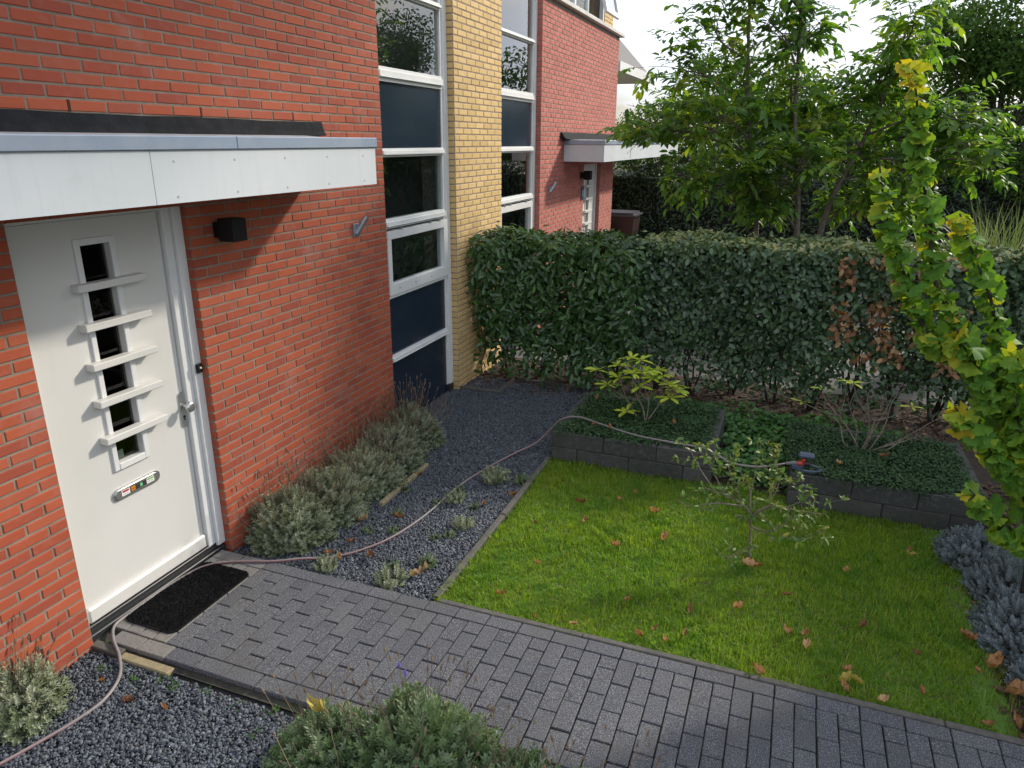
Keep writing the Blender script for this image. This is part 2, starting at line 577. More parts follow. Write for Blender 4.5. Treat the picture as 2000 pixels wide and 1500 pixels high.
m_litter = M('leaf_litter', (.1, .06, .035), rnd=[(.05, .028, .018), (.10, .055, .03), (.18, .11, .06)], rough=.9)

# ------------------------------------------------------------------ the setting
def sheet(name, x0, x1, y0, y1, z, mat, n=1):
    xs, ys = np.linspace(x0, x1, n + 1), np.linspace(y0, y1, n + 1)
    b = MB()
    V = [(x, y, z) for y in ys for x in xs]
    F = [(j * (n + 1) + i, j * (n + 1) + i + 1, (j + 1) * (n + 1) + i + 1, (j + 1) * (n + 1) + i) for j in range(n) for i in range(n)]
    b.add(V, F)
    o = b.part(name, mat)
    o['kind'] = 'structure'
    return o


m_ground = M('rough_ground', (.05, .055, .028), (.06, .045, .03), 1.2, rough=1, dirt=(.04, .06, .02), dscale=.4, bump=.6, bscale=20)
sheet('ground', -300, 300, -300, 300, -0.06, m_ground)
sheet('gravel_ground', -0.4, 1.60, -2.44, 2.0, -0.012, m_gravelbed)
sheet('gravel_ground', -0.4, 3.6, -7.5, -3.40, 0.004, m_gravelbed)
sheet('lawn_ground', 1.62, 4.72, -2.42, 0.02, 0.004, m_lawnbed)
sheet('garden_soil', 1.60, 9.0, -0.02, 2.95, -0.004, m_soil)
sheet('garden_soil', 0.45, 1.60, 1.98, 2.95, -0.002, m_soil)
sheet('garden_soil', -0.4, 0.47, 1.5, 2.95, -0.006, m_soil)
sheet('garden_soil', 4.70, 9.0, -2.42, -0.02, 0.0, m_soil)
sheet('path_bed', -0.3, 9.0, -3.41, -2.37, 0.022, M('joint_sand', (.030, .028, .026), (.055, .05, .04), 30, rough=1, dirt=(.04, .055, .02), dscale=4, dpos=(.5, .7)))
sheet('driveway', -0.4, 14.0, 2.97, 11.0, -0.03, m_drive)

# gravel stones: nobody could count them
def gravel(name, rects, dens, parent_label, lift=0.0):
    pts = []
    for x0, x1, y0, y1 in rects:
        n = int((x1 - x0) * (y1 - y0) * dens)
        pts.append(np.stack([R.uniform(x0, x1, n), R.uniform(y0, y1, n), lift + R.uniform(-.008, .006, n)], 1))
    T = np.concatenate(pts)
    ok, z = seen(T, .06)
    T, z = T[ok], z[ok]
    n = len(T)
    s = np.clip(R.lognormal(-5.02, .32, n), .0036, .014)
    V0 = np.array([(x, y, zz) for x in (-1, 1) for y in (-1, 1) for zz in (-.8, .8)], float) * .78
    V0 += np.random.default_rng(3).normal(0, .16, V0.shape)
    q = [(0, 1, 3, 2), (4, 6, 7, 5), (0, 4, 5, 1), (2, 3, 7, 6), (0, 2, 6, 4), (1, 5, 7, 3)]
    F0 = np.array([t for f in q for t in ((f[0], f[1], f[2]), (f[0], f[2], f[3]))])
    Q = unit(R.normal(size=(n, 4)))
    w, x, y, zq = Q.T
    Rm = np.stack([np.stack([1 - 2 * (y * y + zq * zq), 2 * (x * y - zq * w), 2 * (x * zq + y * w)], 1),
                   np.stack([2 * (x * y + zq * w), 1 - 2 * (x * x + zq * zq), 2 * (y * zq - x * w)], 1),
                   np.stack([2 * (x * zq - y * w), 2 * (y * zq + x * w), 1 - 2 * (x * x + y * y)], 1)], 1)
    S = np.stack([R.uniform(.9, 1.5, n), R.uniform(.75, 1.1, n), R.uniform(.55, .85, n)], 1) * s[:, None]
    Mx = Rm * S[:, None, :]
    rnd = np.clip(R.beta(2, 2.2, n) * .85, 0, 1)
    rnd[R.random(n) < .012] = 1.0
    V, F, rr = inst(V0, F0, Mx, T, rnd)
    o = link(name, np_mesh(name, V, F, m_stone, rr, smooth=False))
    return tag(o, parent_label, 'gravel', kind='stuff')


gravel('gravel', [(.0, 1.56, -2.33, 2.0), (-.1, .0, .05, 1.45)], 12500, 'dark blue grey gravel filling the bed beside the lawn')
gravel('gravel', [(.0, 2.6, -5.0, -3.44)], 12500, 'dark blue grey gravel in front of the door step', .016)

# ------------------------------------------------------------------ bricks
BL, BH = .22, .0629
ZREF = 2.36           # a bed joint on the facades
JT = .0118


def brick_mesh(l, h, mat, n, name='brick', depth=.05):
    """face on +X at 0, body running back; corners slightly worn"""
    out = []
    for i in range(n):
        b = .0035
        j = lambda s=.0008: random.uniform(-s, s)
        y, z = l / 2, h / 2
        V = []
        for sy, sz in ((-1, -1), (1, -1), (1, 1), (-1, 1)):
            V.append((0 + j(), sy * (y - b) + j(), sz * (z - b) + j()))
        for sy, sz in ((-1, -1), (1, -1), (1, 1), (-1, 1)):
            V.append((-b, sy * y + j(), sz * z + j()))
        for sy, sz in ((-1, -1), (1, -1), (1, 1), (-1, 1)):
            V.append((-depth, sy * y, sz * z))
        F = [(0, 1, 2, 3)]
        for k in range(4):
            F.append((4 + k, 4 + (k + 1) % 4, (k + 1) % 4, k))
            F.append((8 + k, 8 + (k + 1) % 4, 4 + (k + 1) % 4, 4 + k))
        mb = MB()
        mb.add(V, F, (i + .5) / n)
        out.append(mb.mesh(name, mat))
    return out


BM = {}


def brick_set(mat, kind):
    key = (mat.name, kind)
    if key not in BM:
        l = {'full': BL, 'half': BL / 2, 'head': .098}[kind] - JT
        BM[key] = brick_mesh(l, BH - JT, mat, 10)
    return BM[key]


def lay(parent, mat, bricks, single=300, mass='brick_courses'):
    """bricks: (kind, face origin xyz, normal '+x' or '-y').  The ones that show largest are objects, the rest one mass."""
    P = np.array([b[1] for b in bricks])
    ok, z = seen(P)
    sc = np.where(ok, 1 / z, 0)
    for i, b in enumerate(bricks):
        if b[0] != 'full':
            sc[i] *= .7
        if b[2] == '-y':
            sc[i] *= .5
        if len(b) > 3:
            sc[i] *= b[3]
    order = np.argsort(-sc)
    pick = [i for i in order[:single] if sc[i] > 0]
    rest = set(range(len(bricks))) - set(pick)
    rots = {'+x': Matrix.Identity(4), '-y': Matrix.Rotation(-math.pi / 2, 4, 'Z')}

    def m4(b):
        return Matrix.Translation((b[1][0] + random.uniform(-.0012, .0012), b[1][1], b[1][2])) @ rots[b[2]]
    for i in pick:
        b = bricks[i]
        place('brick', random.choice(brick_set(mat, b[0])), parent, m4(b))
    mb = MB()
    for i in rest:
        b = bricks[i]
        me = random.choice(brick_set(mat, b[0]))
        mm = m4(b)
        r = me.attributes['rnd'].data[0].value
        mb.add([mm @ v.co for v in me.vertices], [tuple(p.vertices) for p in me.polygons], r)
    if rest:
        o = link(mass, mb.mesh(mass, mat, normals=False), parent)
        o['kind'] = 'stuff'


def wall_bricks(y0, y1, z0, z1, x=0.0, yref=0.0, holes=(), hide=()):
    """running bond on the plane X = x between y0 and y1 (both on the half-brick grid counted from yref)"""
    out = []
    n0 = math.ceil((z0 - ZREF) / BH - .01)
    n1 = math.floor((z1 - ZREF) / BH + .01)
    for n in range(n0, n1):
        zc = ZREF + (n + .5) * BH
        off = 0 if n % 2 else BL / 2       # course n = -1 is the one below ZREF
        a = yref + off
        k0 = math.floor((y0 - a) / BL + 1e-6)
        y = a + k0 * BL
        while y < y1 - 1e-6:
            s, e = max(y, y0), min(y + BL, y1)
            hole = False
            for h in holes:
                if h[2] < zc < h[3]:
                    if s >= h[0] - 1e-4 and e <= h[1] + 1e-4:
                        hole = True
                    elif s < h[0] < e:
                        e = h[0]
                    elif s < h[1] < e:
                        s = h[1]
            y += BL
            if hole or e - s < .06:
                continue
            kd = 'full' if e - s > .16 else 'half'
            c = (x, (s + e) / 2, zc)
            w = .05 if any(h[0] < c[1] < h[1] and h[2] < zc < h[3] for h in hide) else 1.0
            out.append((kd, c, '+x', w))
    return out


def return_bricks(y, z0, z1, x_front=0.0, w=.1):
    """bricks on a jamb that faces -Y at Y = y"""
    out = []
    n0 = math.ceil((z0 - ZREF) / BH - .01)
    n1 = math.floor((z1 - ZREF) / BH + .01)
    for n in range(n0, n1):
        out.append(('head', (x_front - .0035 - w / 2, y, ZREF + (n + .5) * BH), '-y'))
    return out


Y_DR, Y_DL = -2.31, -3.41      # door opening, near house
MIR = 4.22                     # the neighbour is the mirror image: y' = MIR - y


def my(y, mir):
    return MIR - y if mir else y


def ybox(mb, mir, x0, x1, y0, y1, z0, z1, r=.5, b=0.0):
    a, c = my(y0, mir), my(y1, mir)
    return mb.box(x0, x1, min(a, c), max(a, c), z0, z1, r, b)


WTOP = 4.55
h1 = thing('red_brick_house', (-.15, -2.9, 0), 'near red brick house with the cream front door', 'house')
h2 = thing('red_brick_house', (-.15, 6.6, 0), 'neighbouring red brick house half hidden behind the clipped hedge', 'house')


def house(h, mir):
    brick_m = m_red2 if mir else m_red
    far = -4.42
    # mortar core with the opening of the door
    mb = MB()
    xs, xe = -.30, -.0045
    ybox(mb, mir, xs, xe, far, Y_DL - .004, -.08, WTOP - .002)
    ybox(mb, mir, xs, xe, Y_DR + .006, -.006, -.08, WTOP - .002)
    ybox(mb, mir, xs, xe, Y_DL - .004, Y_DR + .006, 2.375, WTOP - .002)
    wall = mb.part('wall', m_mortar, h)
    y0, y1 = sorted((my(0, mir), my(-4.40, mir)))
    d0, d1 = sorted((my(Y_DL, mir), my(Y_DR, mir)))
    yref = 0.0 if not mir else MIR
    bricks = wall_bricks(y0, y1, -.03, WTOP, 0.0, yref, holes=[(d0, d1, -1, 2.37)],
                         hide=[(-9, -1.1, 2.40, 2.86)] if not mir else [(0, 20, 0, 1.35)])
    # jamb facing the camera and the narrow reveal beside the window
    if not mir:
        bricks += return_bricks(Y_DR + .002, -.03, 2.37)
    else:
        bricks += return_bricks(MIR + .001, -.03, WTOP, w=.098)
        bricks += return_bricks(my(Y_DL, 1) + .002, -.03, 2.37)
    lay(wall, brick_m, bricks)
    # coping on top
    cop = MB()
    ybox(cop, mir, -.34, .075, -4.52, .02, WTOP + .003, WTOP + .062, b=.006)
    cop.part('coping', m_edge if False else M('pale_coping', (.55, .54, .5), (.45, .44, .4), 8, rough=.7), h)
    # canopy over the door
    cd = .585 if not mir else .63
    ye = -1.1
    yl = -8.2 if mir else -6.4
    cp = MB()
    ybox(cp, mir, -.0, cd - .02, yl, ye - .02, 2.452, 2.70)
    can = cp.part('canopy', m_white, h)
    fb = MB()
    ybox(fb, mir, cd - .02, cd, -3.075, ye, 2.445, 2.690)
    fb.part('fascia_board', m_fascia, can)
    fb = MB()
    ybox(fb, mir, cd - .02, cd, yl, -3.079, 2.445, 2.690)
    fb.part('fascia_board', m_fascia, can)
    fb = MB()
    ybox(fb, mir, .002, cd - .0205, ye - .02, ye, 2.445, 2.690)
    fb.part('fascia_board', m_fascia, can)
    for a, c in ((-2.50, ye + .012), (yl, -2.503)):
        tb = MB()
        ybox(tb, mir, cd - .06, cd + .014, a, c, 2.692, 2.756, b=.004)
        if a == -2.50:
            ybox(tb, mir, .002, cd - .061, ye - .05, ye + .012, 2.692, 2.755, b=.004)
        tb.part('zinc_trim', m_zinc, can)
    for yy in np.arange(-3.0, ye, .42):
        for zz in (2.475, 2.64):
            b = MB()
            b.tube([(cd, my(yy + .06, mir), zz), (cd + .0022, my(yy + .06, mir), zz)], .0065, 8)
            b.part('fixing', MATS.get('fixing_grey') or M('fixing_grey', (.42, .44, .45), rough=.4), can)
    rb = MB()
    z0, z1 = 2.735, 2.772
    a, c = sorted((my(yl, mir), my(ye - .052, mir)))
    rb.add([(0, a, 2.705), (cd - .062, a, 2.705), (cd - .062, a, z0), (0, a, z1), (0, c, 2.705), (cd - .062, c, 2.705), (cd - .062, c, z0), (0, c, z1)],
           [(0, 1, 2, 3), (7, 6, 5, 4), (3, 2, 6, 7), (0, 4, 5, 1), (1, 5, 6, 2), (0, 3, 7, 4)])
    rb.part('roofing', M('grey_roofing', (.36, .35, .36), (.28, .28, .29), 6, rough=.85), can)
    fl = MB()
    # wavy lead-like flashing upstand
    n = 40
    a, c = my(yl, mir), my(-.905, mir)
    ys = np.linspace(a, c, n + 1)
    V, F = [], []
    for i, y in enumerate(ys):
        w = .006 * math.sin(y * 5.3) + .004 * math.sin(y * 13)
        kick = .07 if mir else .022
        V += [(.003, y, 2.862 + w * .4), (.022, y, 2.862 + w * .4), (.026 + kick * .5 + w * .5, y, 2.80), (.03 + kick + w, y, 2.768 + w * .3), (.003, y, 2.766)]
    for i in range(n):
        for k in range(5):
            F.append((i * 5 + k, i * 5 + (k + 1) % 5, i * 5 + 5 + (k + 1) % 5, i * 5 + 5 + k))
    F += [(0, 1, 2, 3, 4), tuple(n * 5 + k for k in (4, 3, 2, 1, 0))]
    fl.add(V, F)
    fl.part('bitumen_flashing', m_bitumen, can)

    # ---- tall window strip between red wall and pillar
    X0 = -.07
    wy0, wy1 = .004, 1.452
    win = thing_part('window', h)
    gl0, gl1 = .11, 1.335

    def wpart(name, rects, mat, bev=.003):
        for (xa, xb, a, c, za, zb) in rects:
            b = MB()
            ybox(b, mir, xa, xb, a, c, za, zb, b=bev)
            b.part(name, mat, win)
    wpart('frame', [(-.17, X0, 1.375, wy1, .09, 6.2), (-.16, X0 - .018, gl1, 1.3745, .09, 6.2),
                    (-.17, X0, wy0, .07, .09, 6.2), (-.16, X0 - .018, .0705, gl0, .09, 6.2)], m_white)
    trans = [(3.225, 3.345), (2.595, 2.67), (1.965, 2.05), (1.315, 1.342), (.685, .757), (3.94, 4.0), (4.62, 4.70)]
    for za, zb in trans:
        wpart('transom', [(-.165, X0 - .004, gl0 - .002, gl1 + .002, za, zb)], m_white)
        if zb - za > .06:
            wpart('transom', [(-.1, X0 + .012, gl0 - .001, gl1 + .001, za + (zb - za) * .36, zb - (zb - za) * .25)], m_white)
            wpart('drip_sill', [(-.1, X0 + .026, gl0, gl1, za + (zb - za) * .27, za + (zb - za) * .345)], m_white)
    # opening casement with thick rails
    wpart('casement', [(-.13, X0 + .008, gl0 + .006, gl1 + .034, 1.868, 1.945), (-.13, X0 + .008, gl0 + .006, gl1 + .034, 1.346, 1.452),
                       (-.13, X0 + .008, gl0 + .006, gl0 + .07, 1.4525, 1.8675), (-.13, X0 + .008, gl1 - .055, gl1 + .034, 1.4525, 1.8675)], m_white)
    for yv in (.30, .62, .96):
        b = MB()
        yy = my(yv, mir)
        b.tube([(X0 + .008, yy, 1.40), (X0 + .0125, yy, 1.40)], .009, 12)
        b.part('vent_cap', M('vent_grey', (.4, .4, .4), rough=.5), win)
    for yv in (.35, .95, 1.15):
        b = MB()
        ybox(b, mir, X0 - .003, X0 + .016, yv, yv + .05, 1.948, 1.962)
        b.part('hinge', m_galv, win)
    for za, zb in ((2.66, 3.235), (.75, 1.32)):
        wpart('navy_panel', [(-.115, X0 - .032, gl0 - .01, gl1 + .01, za, zb)], m_navy, 0)
    wpart('navy_panel', [(-.115, X0 - .032, gl0 - .01, gl1 + .01, -.05, .69)], m_navy, 0)
    for za, zb in ((3.335, 3.95), (2.04, 2.605), (1.447, 1.873), (3.99, 4.63)):
        wpart('pane', [(X0 - .042, X0 - .036, gl0 - .008, gl1 + .008, za, zb)], m_glass, 0)
    wpart('base_sill', [(-.2, X0 - .0, gl1 + .0, wy1, -.02, .086)], M('black_sill', (.02, .02, .022), rough=.5), .003)
    # the room behind
    room = MB()
    for za, zb in ((1.2, 2.68), (3.2, 6.15)):
        a, c = sorted((my(-1.3, mir), my(1.9, mir)))
        xa, xb = -3.6, -.20
        V = [(xa, a, za), (xa, c, za), (xa, c, zb), (xa, a, zb), (xb, a, za), (xb, c, za), (xb, c, zb), (xb, a, zb)]
        F = [(0, 1, 2, 3), (0, 3, 7, 4), (1, 5, 6, 2), (0, 4, 5, 1), (3, 2, 6, 7)]
        room.add(V, F)
    room.part('room', m_inside, h)
    # side reveals closing the gap between window and room
    rv = MB()
    ybox(rv, mir, -.201, -.12, -.25, .0035, -.05, 6.2)
    rv.part('reveal', m_inside, h)
    rv = MB()
    ybox(rv, mir, -.205, -.118, 1.395, 1.7, 1.2, 2.68)
    ybox(rv, mir, -.205, -.118, 1.395, 1.7, 3.2, 6.2)
    rv.part('painted_reveal', m_curtain, h)
    # ---- door
    door = thing_part('door', h)
    XD = -.10
    sy0, sy1 = -3.36, -2.443
    g0, g1, gz0, gz1 = -2.982, -2.800, .955, 2.205

    def dp(name, rects, mat, bev=.003, parent=door):
        for (xa, xb, a, c, za, zb) in rects:
            b = MB()
            ybox(b, mir, xa, xb, a, c, za, zb, b=bev)
            b.part(name, mat, parent)
    b = MB()
    ybox(b, mir, XD - .05, XD, sy0, g0, .115, 2.34)
    ybox(b, mir, XD - .05, XD, g1, sy1, .115, 2.34)
    ybox(b, mir, XD - .05, XD, g0, g1, .115, gz0)
    ybox(b, mir, XD - .05, XD, g0, g1, gz1, 2.34)
    b.part('slab', m_door, door)
    dp('frame', [(-.16, XD + .03, -2.436, -2.375, .08, 2.37), (-.16, XD + .052, -2.3745, Y_DR + .003, .08, 2.372), (-.16, XD + .03, Y_DL - .002, sy0 - .006, .08, 2.37),
                 (-.16, XD + .03, sy0 - .006, -2.4365, 2.345, 2.368)], m_white)
    dp('glazing_bead', [(XD - .001, XD + .014, g0 - .034, g0, gz0 - .04, gz1 + .036), (XD - .001, XD + .014, g1, g1 + .036, gz0 - .04, gz1 + .036),
                        (XD - .001, XD + .014, g0 + .0005, g1 - .0005, gz1, gz1 + .036), (XD - .001, XD + .016, g0 + .0005, g1 - .0005, gz0 - .04, gz0)], m_white)
    dp('pane', [(XD - .036, XD - .03, g0 - .003, g1 + .003, gz0 - .003, gz1 + .003)], m_dglass, 0)
    for zc in (1.992, 1.778, 1.560, 1.347, 1.128):
        dp('slat', [(XD + .0005, XD + .062, -3.072, -2.634, zc - .019, zc + .021)], m_door, .004)
    dp('weather_bar', [(XD - .01, XD + .028, sy0 + .002, sy1 - .002, .108, .205)], m_door, .012)
    dp('threshold', [(-.2, -.045, Y_DL + .003, Y_DR - .003, -.02, .062), (-.2, -.068, Y_DL + .003, Y_DR - .003, .0625, .104)], m_granite, .004)
    dp('hallway', [(-1.6, -1.55, -3.5, -2.2, -.05, 2.4), (-1.6, -.17, -3.56, -3.51, -.05, 2.4), (-1.6, -.17, -2.2, -2.15, -.05, 2.4), (-1.6, -.17, -3.5, -2.2, 2.375, 2.42),
                   (-1.6, -.205, -3.5, -2.2, -.06, .02)], M('hall_wall', (.05, .05, .047), rough=.8), 0, h)
    # letter plate with its stickers
    def rrect(yc, zc, hw, hh, rad, n=6):
        P = []
        for cx, cz, a0 in ((hw - rad, hh - rad, 0), (-hw + rad, hh - rad, 90), (-hw + rad, -hh + rad, 180), (hw - rad, -hh + rad, 270)):
            for k in range(n + 1):
                a = math.radians(a0 + 90 * k / n)
                P.append((yc + cx + rad * math.cos(a), zc + cz + rad * math.sin(a)))
        return P
    if not mir:
        yc, zc = -2.888, .772
        lp = MB()
        lp.prism(rrect(yc, zc, .170, .036, .0355), XD - .001, XD + .010, axis='x')
        lp.prism(rrect(yc, zc, .158, .026, .0255), XD + .0101, XD + .017, axis='x')
        plate = lp.part('letter_plate', m_alu, door)
        S = [((-.118, -.062), (-.017, .018), 'sticker_white', (.75, .75, .72)), ((-.112, -.068), (.003, .015), 'sticker_crimson', (.45, .02, .06)),
             ((-.056, .058), (-.016, .017), 'sticker_dark', (.045, .032, .028)), ((-.053, -.022), (-.012, .013), 'sticker_orange', (.72, .25, .02)),
             ((.012, .030), (-.011, .012), 'sticker_green', (.03, .42, .16)), ((.062, .118), (-.017, .018), 'sticker_white', (.75, .75, .72)),
             ((.067, .113), (.004, .014), 'sticker_leaf_green', (.16, .42, .10)), ((-.110, -.070), (-.010, -.006), 'sticker_grey', (.4, .4, .42)),
             ((.068, .110), (-.008, -.003), 'sticker_grey', (.4, .4, .42))]
        for i, ((a, c), (za, zb), nm, col) in enumerate(S):
            b = MB()
            lv = .0176 if nm in ('sticker_white', 'sticker_dark') else .0184
            b.box(XD + .0171, XD + lv, yc + a, yc + c, zc + za, zc + zb)
            b.part('sticker', M(nm, col, rough=.5), door)
        txt = [('NEE', yc - .0373, zc - .006, .017, (.12, .03, .01)), ('JA', yc + .021, zc - .005, .014, (.8, .85, .8))]
        for body, yy, zz, sz, col in txt:
            cu_ = bpy.data.curves.new('lettering', 'FONT')
            cu_.body = body
            cu_.size = sz
            cu_.align_x = 'CENTER'
            cu_.extrude = .0002
            tmp = bpy.data.objects.new('lettering', cu_)
            C.objects.link(tmp)
            dg = bpy.context.evaluated_depsgraph_get()
            me = bpy.data.meshes.new_from_object(tmp.evaluated_get(dg))
            bpy.data.objects.remove(tmp)
            me.transform(Matrix.Translation((XD + .019, yy, zz)) @ Matrix(((0, 0, 1, 0), (1, 0, 0, 0), (0, 1, 0, 0), (0, 0, 0, 1))))
            me.materials.clear()
            me.materials.append(M('letter_' + body, col, rough=.6))
            link('lettering', me, door)
        # small note behind the lowest pane
        b = MB()
        b.box(XD - .0375, XD - .0365, -2.975, -2.905, .957, 1.012)
        b.part('sticker', M('sticker_pale', (.5, .6, .6), rough=.5), door)
    # handle
    hy = -2.447 + .012
    hb = MB()
    if not mir:
        hb.prism(rrect(my(hy - .028, mir), 1.11, .022, .118, .0215), XD - .001, XD + .009, axis='x')
        hp = hb.part('handle_plate', m_alu, door)
        k = MB()
        k.tube([(XD + .008, hy - .028, 1.135), (XD + .05, hy - .028, 1.135)], .011, 14)
        k.tube([(XD + .05, hy - .028, 1.135), (XD + .054, hy - .028, 1.135), (XD + .058, hy - .028, 1.135), (XD + .072, hy - .028, 1.135), (XD + .08, hy - .028, 1.135), (XD + .083, hy - .028, 1.135)],
               [.012, .027, .032, .034, .03, .016], 20)
        k.part('door_knob', m_alu, door, smooth=True)
        k = MB()
        k.tube([(XD + .009, hy - .028, 1.062), (XD + .012, hy - .028, 1.062)], .0085, 14)
        k.box(XD + .009, XD + .0115, hy - .032, hy - .024, 1.038, 1.06)
        k.part('keyhole', m_black, door)
    return wall


def thing_part(name, parent):
    o = bpy.data.objects.new(name, None)
    o.empty_display_size = .1
    C.objects.link(o)
    o.parent = parent
    BASE[o.name] = BASE[parent.name]
    return o


house(h1, False)
house(h2, True)

# weep holes: open perpends above the flashing of the near house
for y in (-2.97, -2.09, -1.21):
    b = MB()
    b.box(-.03, .0005, y - .007, y + .007, ZREF + 8 * BH + .004, ZREF + 9 * BH - .004)
    b.part('weep_hole', M('weep_hole_dark', (.05, .015, .012), rough=.9), h1)
b = MB()
b.box(-.03, .0005, -3.70, -3.686, ZREF - 35 * BH + .004, ZREF - 34 * BH - .004)
b.part('weep_hole', MATS['weep_hole_dark'], h1)

# neighbour: upper storey set back behind the coping
up_ = MB()
up_.box(-.40, -.126, 7.93, 8.58, WTOP - .05, 7.4)
upw = up_.part('upper_wall', m_mort_y, h2)
ub = []
n = 0
for k in range(0, 40):
    zc = 4.63 + (k + .5) * BH
    for i in range(3):
        y = 7.93 + (.11 if k % 2 else 0) + i * BL
        e = min(y + BL, 8.59)
        if e - y < .09:
            continue
        ub.append(('full' if e - y > .16 else 'half', (-.12, (y + e) / 2, zc), '+x'))
    if k % 2:
        ub.append(('half', (-.12, 7.985, zc), '+x'))
lay(upw, m_yel, ub, 120)
uw = thing_part('window', h2)
b = MB()
for a, c, za, zb in ((4.30, 4.37, 4.63, 6.0), (6.12, 6.19, 4.63, 6.0), (7.86, 7.93, 4.63, 6.0), (4.371, 6.119, 4.63, 4.69), (6.191, 7.859, 4.63, 4.69), (4.371, 7.859, 5.93, 6.0), (6.86, 6.93, 4.691, 5.929)):
    b = MB()
    b.box(-.2, -.13, a, c, za, zb, b=.003)
    b.part('frame', m_white, uw)
b = MB()
b.box(-.17, -.164, 4.37, 6.86, 4.69, 5.93)
b.part('pane', m_glass, uw)
b = MB()
b.box(-3.2, -.3, 4.25, 7.95, 4.56, 4.6)
b.box(-3.2, -3.15, 4.25, 7.95, 4.6, 6.0)
b.box(-3.2, -.12, 4.25, 7.95, 6.0, 6.3)
b.part('room', m_inside, h2)
# open awning casement, hinged at the top
ang = math.radians(13)
cas = thing_part('open_casement', h2)


def tilt(pts):
    out = []
    for x, y, z in pts:
        dz, dx = z - 5.92, x + .13
        out.append((-.13 + dx * math.cos(ang) - dz * math.sin(ang), y, 5.92 + dz * math.cos(ang) + dx * math.sin(ang)))
    return out


for a, c, za, zb in ((6.94, 7.01, 4.70, 5.92), (7.78, 7.85, 4.70, 5.92), (7.011, 7.779, 4.70, 4.78), (7.011, 7.779, 5.84, 5.92)):
    b = MB()
    b.box(-.15, -.10, a, c, za, zb)
    b.v = tilt(b.v)
    b.part('frame', m_white, cas)
b = MB()
b.box(-.128, -.122, 7.01, 7.78, 4.78, 5.84)
b.v = tilt(b.v)
b.part('pane', m_glass, cas)

# back volumes so that the houses are solid
for h, mir in ((h1, False), (h2, True)):
    b = MB()
    ybox(b, mir, -9, -3.7, -4.42, 2.1, -.05, 7.2)
    ybox(b, mir, -3.69, -.301, -4.42, -3.6, -.05, 7.2)
    ybox(b, mir, -3.69, -1.61, -3.59, -1.31, -.05, 7.2)
    b.part('rear_block', M('rear_render', (.3, .2, .13), rough=.9), h)
    b = MB()
    ybox(b, mir, -9, -.31, -4.4, 2.1, 7.21, 7.4)
    b.part('roof', m_bitumen, h)

# ------------------------------------------------------------------ yellow pillar between the houses
pil = thing('brick_pillar', (-.2, 2.115, 0), 'yellow brick pillar between the two tall window strips', 'pillar')
b = MB()
b.box(-.40, -.0045, 1.462, 2.768, -.08, 7.0)
core = b.part('mortar_core', m_mort_y, pil)
pb = wall_bricks(1.46, 2.77 + .005, -.03, 6.9, 0.0, 1.4575, hide=[(1.9, 3, 0, 1.6)])
pb += return_bricks(1.457, -.03, 6.9, w=.098)
lay(core, m_yel, pb)

# ------------------------------------------------------------------ things on the walls
def wall_lamp(y, label):
    t = thing('wall_lamp', (0, y, 2.2), label, 'lamp', 'black cube lamps beside the doors')
    b = MB()
    b.box(.001, .055, y - .045, y + .045, 2.155, 2.25, b=.004)
    b.part('wall_mount', m_black, t)
    b = MB()
    b.box(.056, .175, y - .062, y + .062, 2.135, 2.275, b=.004)
    b.part('lamp_housing', m_black, t)


wall_lamp(-2.07, 'black cube wall lamp beside the cream front door')
wall_lamp(my(-2.07, 1) + .05, 'black cube wall lamp under the neighbouring canopy')


def flag_bracket(y, z, label):
    t = thing('flagpole_bracket', (0, y, z), label, 'bracket', 'steel flagpole brackets on the red walls')
    b = MB()
    b.box(.001, .008, y - .044, y + .044, z - .055, z + .055, b=.001)
    pl = b.part('base_plate', m_galv, t)
    for sy in (-1, 1):
        for sz in (-1, 1):
            b = MB()
            b.tube([(.007, y + sy * .022, z + sz * .045), (.012, y + sy * .022, z + sz * .045)], .006, 8)
            b.part('bolt', m_galv, pl)
    b = MB()
    d = np.array([.45, .3, .84])
    d /= np.linalg.norm(d)
    p0 = np.array([.004, y, z - .03])
    p1 = p0 + d * .165
    n = 16
    Vo, Fo = tube_np(np.array([p0, p1]), .025, n)
    Vi, Fi = tube_np(np.array([p0, p1]), .0205, n)
    b.add(Vo, Fo)
    b.add(Vi, Fi[:, ::-1])
    b.f += [(n + j, n + (j + 1) % n, 3 * n + (j + 1) % n, 3 * n + j) for j in range(n)]
    b.part('socket_tube', m_galv, t, smooth=False)


flag_bracket(-.50, 2.03, 'galvanised flagpole socket on the near red wall by the window')
flag_bracket(my(-.46, 1), 2.06, 'galvanised flagpole socket on the neighbouring red wall')

t = thing('doorbell', (-.05, -2.335, 1.35), 'small black doorbell on the white door frame', 'doorbell')
b = MB()
b.box(-.047, -.030, -2.362, -2.320, 1.325, 1.385, b=.003)
bell = b.part('bell_plate', m_black, t)
b = MB()
b.tube([(-.0299, -2.337, 1.358), (-.024, -2.337, 1.358)], [.008, .006], 12)
b.part('bell_button', M('bell_button_pale', (.7, .66, .5), rough=.4), t)

t = thing('house_number_plate', (0, 6.43, 1.9), 'small blue number plate beside the neighbouring door', 'plate')
b = MB()
b.box(.001, .014, 6.36, 6.50, 1.80, 2.02, b=.002)
b.part('plate', M('plate_dark_blue', (.03, .07, .14), rough=.4), t)
b = MB()
b.box(.0142, .016, 6.40, 6.455, 1.86, 1.96)
b.part('numeral_panel', M('plate_pale_blue', (.4, .55, .62), rough=.4), t)

